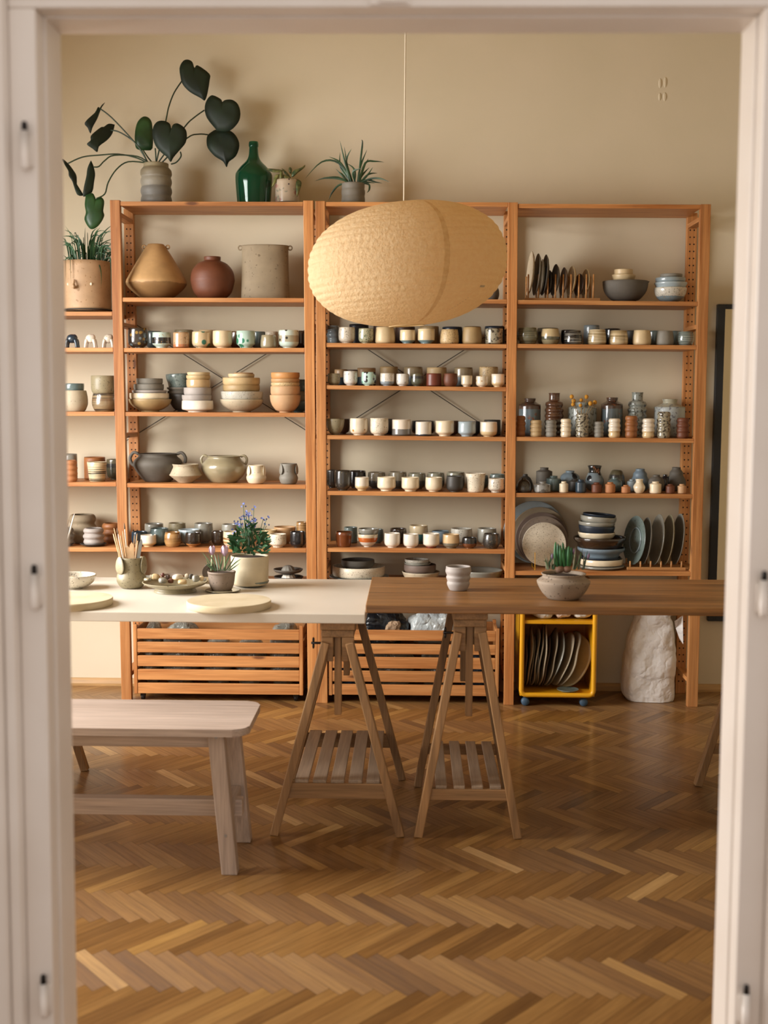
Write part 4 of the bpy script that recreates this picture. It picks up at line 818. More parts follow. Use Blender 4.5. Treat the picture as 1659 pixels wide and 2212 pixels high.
# ------------------------------------------------ bench
bw = lambda a: wood('bench_sheen_wood', 'a89587', 'bdaa9c', a, .45, c3='8b7562')  # cool reflected sheen of the bench is mixed into the wood colour
ZB = .45; yb0 = atz(535, 1577, ZB).y; yb1 = atz(550, 1514, ZB).y; xr0 = atz(543, 1560, ZB).x
L = Vector((xr0-.72, (yb0+yb1)/2, 0)); bench = empty('bench', L); tag(bench, 'pale wooden bench with rounded seat corners at lower left', 'bench')
bm = bmesh.new(); pts = []; R0 = .045; X0 = xr0-1.45
for cx_, cy_, a0 in ((xr0-R0, yb0+R0, -90), (xr0-R0, yb1-R0, 0), (X0+R0, yb1-R0, 90), (X0+R0, yb0+R0, 180)):
    for i in range(9): a = math.radians(a0+i*90/8); pts.append((cx_+R0*math.cos(a)-L.x, cy_+R0*math.sin(a)-L.y))
lo = [bm.verts.new((x, y, ZB-.022)) for x, y in pts]; hi = [bm.verts.new((x, y, ZB)) for x, y in pts]
bm.faces.new(lo[::-1]); bm.faces.new(hi)
for i in range(len(pts)): j = (i+1) % len(pts); bm.faces.new((lo[i], lo[j], hi[j], hi[i]))
es = [e for e in bm.edges if abs(e.verts[0].co.z-e.verts[1].co.z) < 1e-5]
bmesh.ops.bevel(bm, geom=es, offset=.004, segments=2, affect='EDGES'); link('seat', bm, bw('x'), bench)
ff = atz(496, 1890, 0); fbk = atz(524, 1815, 0)
xl_ = at(468, 1600, ff.y+.03).x
def bleg(xtop, ytop, xbot, ybot):
    bm = bmesh.new(); p0 = Vector((xtop, ytop, ZB-.023))-L; p1 = Vector((xbot, ybot, 0))-L; w2, d2 = .0235, .024
    hexa(bm, [p1+Vector(v) for v in ((-w2, -d2, 0), (w2, -d2, 0), (w2, d2, 0), (-w2, d2, 0))]+[p0+Vector(v) for v in ((-w2, -d2, 0), (w2, -d2, 0), (w2, d2, 0), (-w2, d2, 0))], .003); return link('leg', bm, bw('z'), bench)
ym = (yb0+yb1)/2
for sx in (0, 1):
    for fy, ty in ((ff.y+.02, yb0+.055), (fbk.y, yb1-.06)):
        xb = ff.x if fy < ym else fbk.x+.005
        xt = xl_+.003 if fy < ym else xl_+.012
        if sx: xb, xt = 2*(X0+(xr0-X0)/2)-xb, 2*(X0+(xr0-X0)/2)-xt
        o = bleg(xt, ty, xb, fy)
        if fy < ym:
            bm = bmesh.new()
            for zf in (.93, .27):
                bmesh.ops.create_circle(bm, cap_ends=True, radius=.0045, segments=14, matrix=Matrix.Translation(Vector((xb+(xt-xb)*zf, fy+(ty-fy)*zf-.0246, ZB*zf))-L) @ Matrix.Rotation(math.pi/2, 4, 'X'))
            link('bolt_head', bm, plain('zinc', '9a9a9a', .4, metal=.7), o)
for yy in (yb0+.07, yb1-.075):
    bm = bmesh.new(); box(bm, X0+.1-L.x, xl_-.02-L.x, yy-.011-L.y, yy+.011-L.y, ZB-.07, ZB-.0225, .002); link('apron', bm, bw('x'), bench)
c = at(465, 1748, ym-.02); zst = c.z
bm = bmesh.new(); box(bm, X0+.05-L.x, at(525, 1740, ym).x-L.x, ym-.02-L.y, ym+.02-L.y, zst-.022, zst+.03, .003); link('stretcher', bm, bw('x'), bench)
# short cross bars joining the leg pairs
for xx in (xl_+.012, 2*(X0+(xr0-X0)/2)-xl_-.012):
    bm = bmesh.new(); box(bm, xx-.0-L.x, xx+.03-L.x, ym-.115-L.y, ym+.115-L.y, zst-.012, zst+.032, .002); link('cross_bar', bm, bw('y'), bench)
# ------------------------------------------------ paper lantern
YLN = 4.35
S = mpp(YLN)/3.606; c = at(650+828/3.606, 430+508/3.606, YLN); lant = empty('paper_lantern', c); tag(lant, 'large oval crumpled rice-paper lantern hanging on a white cord', 'pendant lamp')
def paper():
    m, nt, N, L_, B = mat('rice_paper'); tc = N.new('ShaderNodeTexCoord')
    n1 = noi(N, L_, mapping(N, L_, tc.outputs['Object'], (3, 3, 26)), 1.0, 4); n2 = noi(N, L_, tc.outputs['Object'], 60, 5, .7)
    r = ramp(N, L_, n2.outputs[0], [(.3, srgb('efd2a4')), (.7, srgb('f5dfb6'))]); L_.new(r.outputs[0], B.inputs['Base Color']); B.inputs['Roughness'].default_value = .75
    ad = N.new('ShaderNodeMath'); ad.operation = 'ADD'; L_.new(n1.outputs[0], ad.inputs[0]); L_.new(n2.outputs[0], ad.inputs[1])
    bump(N, L_, B, ad.outputs[0], .8, .012)
    tr = N.new('ShaderNodeBsdfTranslucent'); L_.new(r.outputs[0], tr.inputs[0]); mx = N.new('ShaderNodeMixShader'); mx.inputs[0].default_value = .5
    L_.new(B.outputs[0], mx.inputs[1]); L_.new(tr.outputs[0], mx.inputs[2]); L_.new(mx.outputs[0], N['Material Output'].inputs[0]); return m
bm = bmesh.new(); NU, NV = 140, 200; rings = []
def lpos(u, v, k=1.0):
    la = -math.pi/2+math.pi*v; lo_ = 2*math.pi*u
    ca, sa = max(math.cos(la), 0)**.9, math.sin(la); sa = math.copysign(abs(sa)**.9, sa)
    x = 756*S*ca*math.cos(lo_); y = 560*S*ca*math.sin(lo_); z = 468*S*sa
    rb = 1+.012*abs(math.sin(v*math.pi*27))*ca*k
    nz = noise.noise(Vector((x*7, y*7, z*22)))*.006+noise.noise(Vector((x*30, y*30, z*50)))*.0025
    x *= rb+nz; y *= rb+nz
    z += .07*x+.02*max(0, x)*math.copysign(abs(sa), sa)
    if x > 0: z += 0
    return Vector((x+.0*z, y, z))
v0, v1 = .0, .965
for j in range(NV+1):
    v = .045+(.985-.045)*j/NV
    rings.append([bm.verts.new(lpos(k/NU, v)) for k in range(NU)])
for a_, b_ in zip(rings, rings[1:]):
    for k in range(NU): bm.faces.new((a_[k], a_[(k+1) % NU], b_[(k+1) % NU], b_[k]))
PAPER = paper(); link('paper_shade', bm, PAPER, lant, smooth=True)
# seam where the paper panels overlap, the frame ring and the wire
bm = bmesh.new(); prev = None
for j in range(10, 175):
    v = .045+.94*j/NV; u = .75+.058-.03*(v-.5)**2
    p = lpos(u, v)*1.004; q = lpos(u+.009, v)*1.004; a_ = (bm.verts.new(p), bm.verts.new(q))
    if prev: bm.faces.new((prev[0], prev[1], a_[1], a_[0]))
    prev = a_
link('seam', bm, plain('paper_overlap', 'd9ae76', .8, c2='e4bf88', nscale=60), lant, smooth=True)
bm = bmesh.new(); tube(bm, [lpos(k/40, .047)*1.002 for k in range(41)], .0022, 6); link('rim_ring', bm, plain('bamboo', 'd8bd8a', .6), lant, smooth=True)
bm = bmesh.new(); tube(bm, [lpos(k/20, .985)*1.0 for k in range(21)], .0016, 6); tube(bm, [lpos(0, .985), lpos(.5, .985)], .0016, 6); link('wire_frame', bm, plain('wire', 'b8a98c', .5), lant, smooth=True)
INK = plain('faded_blue_ink', '9a9789', .8)
bm = bmesh.new()
for i in range(9):
    u = .858+i*.0028; vv = .2+i*.011
    for dz in (0,):
        p = lpos(u, vv+dz)*1.005; q = lpos(u+.0024, vv+dz+.003)*1.005; r_ = lpos(u+.002, vv+dz+.005)*1.005; s_ = lpos(u, vv+dz+.0025)*1.005
        bm.faces.new([bm.verts.new(x) for x in (p, q, r_, s_)])
link('printed_mark', bm, INK, lant); bm = bmesh.new()
for i in range(4):
    u = .893+i*.0035; vv = .35
    bm.faces.new([bm.verts.new(lpos(a_, b_)*1.005) for a_, b_ in ((u, vv), (u+.0025, vv), (u+.0025, vv+.012), (u, vv+.009))])
link('small_printed_mark', bm, INK, lant)
top = at(874, 55, YLN)-c; z_l = lpos(.3, .985).z
bm = bmesh.new(); t0 = at(872.5, 445, YLN)-c; t1 = at(876, 60, YLN)-c; t2 = t1+(t1-t0)*((ZC-c.z-t1.z)/(t1.z-t0.z)); t2.z = ZC-c.z
tube(bm, [t0-Vector((0, 0, .08)), t0, t1, t2], .0024, 8); link('cord', bm, plain('white_cord', 'e0d4bd', .5), lant, smooth=True)
bm = bmesh.new(); lathe(bm, [(0, 0), (.02, .0), (.022, -.045), (.018, -.06), (0, -.06)], 16, t0.x, t0.y)
for v in bm.verts: v.co.z += t0.z-.06
link('lamp_holder', bm, plain('white_plastic', 'd8d0c2', .4), lant, smooth=True)
# ------------------------------------------------ black framed panel on the wall
a = at(1546, 657, YW-.03); b = at(1534, 1342, YW-.03); x0, x1 = (a.x+b.x)/2, (a.x+b.x)/2+.62
p = empty('framed_mirror', ((x0+x1)/2, YW-.03, b.z)); tag(p, 'tall black-framed mirror on the wall beside the right shelf', 'mirror'); H_ = a.z-b.z; W_ = x1-x0; fw = .036
bm = bmesh.new(); 
for q in ((-W_/2, -W_/2+fw, 0, H_), (W_/2-fw, W_/2, 0, H_), (-W_/2+fw, W_/2-fw, 0, fw*.8), (-W_/2+fw, W_/2-fw, H_-fw*.6, H_)): box(bm, q[0], q[1], -.0, .03, q[2], q[3], .002)
link('frame', bm, plain('black_frame_paint', '191c20', .45), p)
bm = bmesh.new(); box(bm, -W_/2+fw*.8, W_/2-fw*.8, .012, .022, fw*.6, H_-fw*.5); m_, nt_, N_, L_, B_ = mat('mirror_glass'); B_.inputs['Base Color'].default_value = srgb('e8e0cc'); B_.inputs['Metallic'].default_value = 1; B_.inputs['Roughness'].default_value = .04
link('mirror_glass', bm, m_, p)
# ------------------------------------------------ yellow trolley
YTR = D-.03
def TP(x, y, Y=YTR): return at(1090+x/3.318, 1300+y/3.318, Y)
a = TP(107, 680); b = TP(650, 680); zt = at(1200, 1250, YTR+.2).z
ztop = at(1200, 1246.5, YTR+.2).z
base = Vector(((a.x+b.x)/2, YTR+.17, 0)); tro = empty('storage_trolley', base); tag(tro, 'yellow plastic trolley on blue castors under the brown table', 'trolley')
zb = a.z; X0_, X1_ = a.x-base.x, b.x-base.x; r = .011; wv = at(1200, 1343, YTR).z
YP = plain('yellow_plastic', 'd99a14', .3, c2='dea21f', nscale=3, coat=.3); YI = plain('orange_plastic', 'b0701a', .4, c2='a8691a', nscale=5)
bm = bmesh.new(); cr = .022; path = []
for cx_, cz_, a0 in ((X1_-cr-.008, zb+cr+.008, -90), (X1_-cr-.008, ztop-cr, 0), (X0_+cr+.008, ztop-cr, 90), (X0_+cr+.008, zb+cr+.008, 180)):
    for i in range(6): t = math.radians(a0+i*18); path.append((cx_+cr*math.cos(t), -.165, cz_+cr*math.sin(t)))
path.append(path[0]); tube(bm, path, r, 12, cap=False)
link('front_rim', bm, YP, tro, smooth=True)
bm = bmesh.new(); box(bm, X0_+.002, X0_+.012, -.16, .13, zb+.008, ztop-.01, .002); box(bm, X1_-.012, X1_-.002, -.16, .13, zb+.008, ztop-.01, .002); box(bm, X0_+.002, X1_-.002, -.16, .13, zb+.001, zb+.012, .002); box(bm, X0_+.002, X1_-.002, -.16, .13, ztop-.018, ztop-.008, .002)
link('shell', bm, YP, tro)
bm = bmesh.new(); box(bm, X0_+.01, X1_-.01, .12, .13, zb+.01, ztop-.01); link('back_panel', bm, YI, tro)
bm = bmesh.new(); box(bm, X0_+.01, X1_-.01, -.165, .125, wv-.012, wv+.004, .002); link('divider_shelf', bm, YP, tro)
BL = plain('blue_castor', '3c5468', .5)
for sx, xx in ((0, 152), (1, 572)):
    for yy in (-.14, .1):
        x_ = TP(xx, 718).x-base.x; bm = bmesh.new(); rw = .019
        lathe(bm, [(0, -.014), (rw*.8, -.014), (rw, -.008), (rw, .008), (rw*.8, .014), (0, .014)], 22)
        for v in bm.verts: v.co = Vector((v.co.x*1+x_, v.co.z+yy, v.co.y+rw))
        link('castor', bm, BL, tro, smooth=True)
        bm = bmesh.new(); tube(bm, [(x_, yy+.02, rw), (x_, yy+.02, zb+.004)], .008, 8); link('castor_stem', bm, DK, tro, smooth=True)
# slabs standing in the trolley
def wavy(r, th, seed, sq=1.0):
    bm = bmesh.new(); lathe(bm, [(0, 0), (r*.5, .0), (r*.93, .0), (r, th*.5), (r*.93, th), (r*.5, th), (0, th)], 40)
    for v in bm.verts:
        a_ = math.atan2(v.co.y, v.co.x); q = 1+.05*noise.noise(Vector((math.cos(a_)*1.5, math.sin(a_)*1.5, seed)))
        v.co.x *= q; v.co.y *= q*sq; v.co.z += .012*noise.noise(Vector((v.co.x*9, v.co.y*9, seed*3)))*(v.co.xy.length/r)
    return bm
zi = zb+.013
nsl = 13
for i in range(nsl):
    px = [150, 172, 190, 208, 226, 246, 262, 280, 298, 318, 340, 362, 400][i]; yt = [300, 240, 290, 245, 300, 230, 210, 300, 240, 250, 260, 250, 250][i]
    lean = [.05, .08, .1, .12, .08, .1, .12, .16, .24, .3, .36, .42, .5][i]; rr = (TP(0, yt).z*-1+TP(0, 100).z); top_z = TP(200, yt).z; rr = (top_z-zi)/2*1.02
    turn = [-.04]*6+[-.02, 0, .03, .08, .12, .2, .75]; th = .006
    o = link('ceramic_slab', wavy(rr, th, i*1.7, 1.0), gm(['mauve', 'stonel', 'bisque', 'stonel', 'lightgrey', 'bisque', 'stonel', 'mauve', 'bisque', 'lightgrey', 'stonel', 'bisque', 'khaki'][i]), smooth=True)
    n = Vector((-math.cos(turn[i]), -math.sin(turn[i]), lean)).normalized(); o.rotation_euler = n.to_track_quat('Z', 'Y').to_euler()
    bx = TP(px+ (40 if i > 9 else 15), 630).x; hz = rr*math.sqrt(1-n.z**2)
    o.location = (min(bx+lean*hz*.9, b.x-.02-rr*abs(n.y)-.004 if i == 12 else bx+lean*hz*.9), YTR+.17+(.0 if i < 12 else -.0), zi+hz+.004)
    tag(o, ('wavy thin clay slab, %s from left inside the yellow trolley' % ORD[i+1]) if i < 12 else 'broad khaki clay slab facing out at right inside the yellow trolley', 'clay slab', 'clay slabs in the yellow trolley')
c_ = TP(470, 628, YTR+.05); o = link('plate', plate_bm(.05, .01), gm('tealg'), smooth=True, loc=(c_.x-.01, YTR+.06, zi)); tag(o, 'small flat grey dish lying on the floor of the trolley', 'plate')
# lumps: wrapped bags
def lump(sx, sy, sz, seed, am=.18, sub=4, flat=.25):
    bm = bmesh.new(); bmesh.ops.create_icosphere(bm, subdivisions=sub, radius=1)
    for v in bm.verts:
        p_ = v.co.copy(); d_ = 1+am*noise.noise(p_*1.3+Vector((seed, 0, 0)))+am*.45*noise.turbulence(p_*3.2+Vector((seed, 2, 1)), 3, True)-am*.2
        q = Vector([math.copysign(abs(t)**.72, t) for t in p_])*d_
        v.co = Vector((q.x*sx, q.y*sy, max((q.z+1)*sz, 0)))
    return bm
def crumple(name, c, rough=.3, trans=0, c2=None, st=.8, sc=14):
    if name in MC: return MC[name]
    m, nt, N, L_, B = mat(name); tc = N.new('ShaderNodeTexCoord'); vo = N.new('ShaderNodeTexVoronoi'); vo.inputs['Scale'].default_value = sc; vo.feature = 'DISTANCE_TO_EDGE'
    nz = noi(N, L_, tc.outputs['Object'], sc*.9, 4); mx = mixc(N, L_, .35, tc.outputs['Object'], nz.outputs['Color']); L_.new(mx, vo.inputs['Vector'])
    r = ramp(N, L_, nz.outputs[0], [(.35, srgb(c)), (.65, srgb(c2 or c))]); L_.new(r.outputs[0], B.inputs['Base Color']); B.inputs['Roughness'].default_value = rough
    if trans: B.inputs['Transmission Weight'].default_value = trans
    ad = N.new('ShaderNodeMath'); ad.operation = 'ADD'; L_.new(vo.outputs['Distance'], ad.inputs[0]); L_.new(nz.outputs[0], ad.inputs[1])
    bump(N, L_, B, ad.outputs[0], st, .02); MC[name] = m; return m
PLG = crumple('grey_plastic_wrap', '6a6a62', .2, c2='9a988c', sc=10); PLW = crumple('pale_plastic_bag', 'a5adaf', .25, c2='c3c5c0', sc=9); PLB = crumple('black_bin_bag', '14171b', .3, c2='20262b', sc=8)
PLU = crumple('blue_plastic_wrap', '2f4f70', .3, c2='44617e', sc=10); WRP = crumple('pinkish_paper_wrap', 'c9b0a0', .7, c2='d6c3b2', sc=9); WRW = crumple('white_paper_wrap', 'bdb8ae', .6, c2='cfc9bd', sc=9); CLY = crumple('bare_clay_lump', '94795f', .8, c2='a98e70', sc=12)
for i, (xa, xb, yt, m, lab) in enumerate(((180, 350, 40, WRW, 'white wrapped bundle at left on the trolley shelf'), (350, 465, 45, WRP, 'pink paper bundle on the trolley shelf'), (475, 620, 50, WRW, 'grey-white wrapped bundle at right on the trolley shelf'))):
    c0_ = TP((xa+xb)/2, 125, YTR+.1); w2 = (xb-xa)/3.318/2*mpp(YTR+.1); o = link('wrapped_bundle', lump(w2, .08, .045, i*3), m, smooth=True, loc=(c0_.x, YTR+.1, wv+.004)); tag(o, lab, 'wrapped bundle', 'bundles on the trolley shelf')
# ------------------------------------------------ slatted storage boxes
def crate(xa, xb, ytl, ybl, slats, label, Yf=D+.006, dx=0):
    A_ = at(xa, ybl, Yf); B_ = at(xb, ybl, Yf); zt_ = at((xa+xb)/2, ytl, Yf).z; zb_ = at((xa+xb)/2, ybl, Yf).z
    root = empty('slatted_crate', ((A_.x+B_.x)/2, Yf+.13, 0)); tag(root, label, 'crate', 'slatted pine crates on castors'); L = root.location
    X0_, X1_ = A_.x-L.x, B_.x-L.x
    for sx, x_ in ((-1, X0_), (1, X1_-.016)):
        for yy in (Yf, Yf+.235):
            bm = bmesh.new(); box(bm, x_, x_+.016, yy-L.y, yy+.02-L.y, zb_+.0, zt_, .002); link('corner_post', bm, pine('z'), root)
        for k in range(5):
            zz = zb_+(zt_-.004-zb_)*k/5+.006; bm = bmesh.new(); box(bm, x_+.002, x_+.014, Yf+.02-L.y, Yf+.236-L.y, zz, zz+.045, .001); link('side_slat', bm, pine('y'), root)
    for k, (y0_, y1_) in enumerate(slats):
        z1_ = at((xa+xb)/2, y0_, Yf).z-.001; z0_ = at((xa+xb)/2, y1_, Yf).z+.0015
        for yy in (Yf+.002, Yf+.24):
            bm = bmesh.new(); box(bm, X0_+.0165, X1_-.0165, yy-L.y, yy+.014-L.y, z0_, z1_, .0025); link('front_slat' if yy < Yf+.1 else 'rear_slat', bm, pine('x'), root)
    bm = bmesh.new(); box(bm, X0_+.01, X1_-.01, Yf+.016-L.y, Yf+.24-L.y, zb_+.006, zb_+.014); link('bottom', bm, pine('x'), root)
    for sx in (X0_+.035, X1_-.035):
        for yy in (Yf+.03, Yf+.21):
            bm = bmesh.new(); h_ = zb_+.004; lathe(bm, [(0, -.008), (.013, -.008), (.014, 0), (.013, .008), (0, .008)], 16)
            for v in bm.verts: v.co = Vector((sx+v.co.z, yy-L.y+v.co.x, .014+v.co.y))
            box(bm, sx-.011, sx+.011, yy-.011-L.y, yy+.011-L.y, .018, h_, .001); link('castor', bm, DK, root)
    return root, A_.x, B_.x, Yf, zb_+.015, zt_
Zc = lambda y: 1230+y/2.9105
cr1 = crate(290, 654.5, Zc(352), Zc(787), [(Zc(a_), Zc(b_)) for a_, b_ in ((376, 444), (460, 529), (546, 616), (632, 702), (718, 787))], 'left slatted pine crate full of wrapped clay bags')
Zd = lambda y: 1220+y/3.318
cr2 = crate(710, 1077, Zd(455), Zd(942), [(Zd(a_), Zd(b_)) for a_, b_ in ((470, 548), (570, 645), (665, 748), (764, 845), (861, 940))], 'right slatted pine crate behind the trestles holding black and clear bags')
def fill(cr, items):
    _, xa, xb, Yf, zf, zt_ = cr
    for i, (px0, px1, ytop, m, z_off, lab) in enumerate(items):
        Yc = Yf+.13; a_ = at(px0, 1400, Yc).x; b_ = at(px1, 1400, Yc).x; a_ = max(a_, xa+.02); b_ = min(b_, xb-.02); zt2 = at((px0+px1)/2, ytop, Yc+.05).z; z0_ = zf+z_off
        o = link('wrapped_clay_bag', lump((b_-a_)/2/1.04, .098, (zt2-z0_)/2/1.03, i*2.3+xa*5, .12), m, smooth=True, loc=((a_+b_)/2, Yc, z0_)); tag(o, lab, 'bag', 'bags in the slatted crates')
fill(cr1, [(296, 352, 1334, PLG, 0, 'tan clay bag wrapped in clear plastic, leftmost in left crate'), (352, 436, 1334, PLG, 0, 'grey plastic wrapped block in left crate'), (440, 508, 1368, PLG, 0, 'low grey wrapped bag at the middle of left crate'), (508, 578, 1370, PLG, 0, 'low plastic wrapped bag, right of middle in left crate'), (580, 650, 1334, PLG, 0, 'crinkled clear plastic bag, rightmost in left crate')])
fill(cr2, [(716, 790, 1380, PLU, 0, 'blue plastic bag at the left end of right crate'), (792, 902, 1385, PLG, 0, 'grey wrapped bag low in right crate under the black bag'), (904, 985, 1390, PLG, 0, 'grey wrapped bag low in right crate under the clear bag'), (987, 1072, 1385, PLU, 0, 'blue-grey bag at the right end of right crate')])
_, xa, xb, Yf, zf, zt_ = cr2
for px0, px1, ytop, zy, m, dy, nm, lab, cat in ((785, 880, 1316, 1375, PLB, .15, 'bin_bag', 'black plastic bag bulging out of the right crate', 'bag'), (885, 990, 1316, 1375, PLW, .15, 'plastic_bag', 'pale translucent plastic bag standing out of the right crate', 'bag'), (833, 870, 1342, 1372, CLY, .085, 'clay_lump', 'bare tan clay lump poking out in front of the black bag', 'clay')):
    Yc = Yf+dy; a_, b_ = at(px0, 1350, Yc).x, at(px1, 1350, Yc).x; z0_ = at((px0+px1)/2, zy+14, Yc).z; z1_ = at((px0+px1)/2, ytop, Yc).z
    o = link(nm, lump((b_-a_)/2, .085 if nm != 'clay_lump' else .03, (z1_-z0_)/2, px0*.37, .3), m, smooth=True, loc=((a_+b_)/2, Yc, z0_)); tag(o, lab, cat)
# ------------------------------------------------ paper sack
YS = D+.07
def SP(x, y, Y=YS): return at(1090+x/3.318, 1300+y/3.318, Y)
prof = [(905, 1220, 750), (885, 1232, 715), (868, 1238, 680), (870, 1243, 560), (885, 1250, 430), (905, 1252, 330), (925, 1245, 230), (950, 1232, 160), (958, 1215, 120), (938, 1278, 92), (935, 1285, 40), (945, 1270, -20), (980, 1240, -30)]
cb = SP(1060, 750); bm = bmesh.new(); rings = []; NS = 72
pl = spline([(p_[0], p_[1], p_[2]) for p_ in prof], 5)
for q in pl:
    l_, r_ = SP(q.x, q.z), SP(q.y, q.z); cx_ = (l_.x+r_.x)/2-cb.x; hw = (r_.x-l_.x)/2; z = max(l_.z, .0015); t = (750-q.z)/780
    dep = .105*(1-.55*max(0, t-.35)/.65); ring = []
    for k in range(NS):
        a_ = 2*math.pi*k/NS; e = .55; x_ = math.copysign(abs(math.cos(a_))**e, math.cos(a_)); y_ = math.copysign(abs(math.sin(a_))**e, math.sin(a_))
        p_ = Vector((cx_+hw*x_, dep*y_, z)); n = (noise.turbulence(p_*9+Vector((3, 1, 0)), 3, True)-.5)*(.012+.022*t)+(noise.cell(p_*22)-.5)*.001
        f_ = 1+n*min(1, t*6+.15)/max(hw, .05)*1.0; ring.append(bm.verts.new((cx_+hw*x_*(1+(f_-1)*.4), dep*y_*f_+ (noise.noise(p_*14)*.005), z)))
    rings.append(ring)
for a_, b_ in zip(rings, rings[1:]):
    for k in range(NS): bm.faces.new((a_[k], a_[(k+1) % NS], b_[(k+1) % NS], b_[k]))
bm.faces.new(rings[0][::-1]); bm.faces.new(rings[-1])
for v in bm.verts: v.co.y = max(min(v.co.y, .135), -.135)
SK = crumple('white_sack_paper', 'e6e2de', .65, c2='ece9e6', st=.9, sc=7)
sack = link('paper_sack', bm, SK, smooth=True, loc=(cb.x, YS+.125-.02, 0)); tag(sack, 'tall crumpled white paper sack standing beside the right rack post', 'sack')
bm = bmesh.new(); q = [SP(1218, 140), SP(1280, 100), SP(1287, 310), SP(1262, 270), SP(1240, 200)]; vs = [bm.verts.new(p_-sack.location+Vector((0, .01*i, 0))) for i, p_ in enumerate(q)]
bm.faces.new(vs); o = link('torn_flap', bm, SK, sack); md = o.modifiers.new('thickness', 'SOLIDIFY'); md.thickness = .0012
# ------------------------------------------------ plants
def leafmat(name, c1, c2, rough=.4, sc=9):
    if name in MC: return MC[name]
    m = plain(name, c1, rough, c2=c2, nscale=sc); B = m.node_tree.nodes['Principled BSDF']; return m
DG = leafmat('dark_leaf', '0c1a11', '142a18', .6); MG = leafmat('grass_leaf', '24472a', '34613a', .45, 20); SG = leafmat('spider_leaf', '1f3626', '3a5a38', .42, 15)
STM = leafmat('dark_stem', '1d3020', '2b4128'); SOIL = plain('potting_soil', '2a1d14', .95, nz=1, nscale=120, c2='3f2d20', bmp=.8)
def potted(name, label, x, Yc, z0): 
    r_ = empty(name, (x, Yc, z0)); tag(r_, label, 'potted plant'); return r_
def soil(root, r, z):
    bm = bmesh.new(); lathe(bm, [(0, z+.004), (r*.6, z+.003), (r, z), (r, z-.006), (0, z-.006)], 24); link('soil', bm, SOIL, root, smooth=True)
def ribbon(bm, pts, w, fold=.25, tw=0):
    P = spline(pts, 4); n = len(P); prev = None
    for i, p in enumerate(P):
        t = (P[min(i+1, n-1)]-P[max(i-1, 0)]).normalized(); s = t.cross(Vector((math.sin(tw), math.cos(tw), .3))).normalized(); up = s.cross(t)
        f = i/(n-1); ww = w*min(1, (1-f)*2.2+.02)*(.6+.4*min(1, f*4)); cur = [bm.verts.new(p-s*ww/2+up*ww*fold), bm.verts.new(p), bm.verts.new(p+s*ww/2+up*ww*fold)]
        if prev: bm.faces.new((prev[0], prev[1], cur[1], cur[0])); bm.faces.new((prev[1], prev[2], cur[2], cur[1]))
        prev = cur
def polyleaf(name, pts_px, Yc, root, m, mid=None, cup=.02, tilt=(0, 0)):
    """traced leaf outline in photograph pixels, cupped in depth about its own distance"""
    W = [at(x, y, Yc) for x, y in pts_px]; W = spline(W+[W[0]], 3)[:-1]; c = sum(W, Vector())/len(W); rad = max((p-c).length for p in W)
    bm = bmesh.new(); rings = []
    for f in (.33, .66, 1.0):
        ring = []
        for p in W:
            d = p-c; q = c+d*f; u = d.x*f; v = d.z*f; q.y = Yc+cup*(1-f*f)*-1+tilt[0]*u+tilt[1]*v+.25*cup*math.sin(v/rad*5+u/rad*3); ring.append(bm.verts.new(q-root.location))
        rings.append(ring)
    cv = bm.verts.new(Vector((c.x, Yc-cup, c.z))-root.location); n = len(W)
    for k in range(n): bm.faces.new((cv, rings[0][k], rings[0][(k+1) % n]))
    for a, b in zip(rings, rings[1:]):
        for k in range(n): bm.faces.new((a[k], b[k], b[(k+1) % n], a[(k+1) % n]))
    o = link(name, bm, m, root, smooth=True); md = o.modifiers.new('thick', 'SOLIDIFY'); md.thickness = .0008; return o
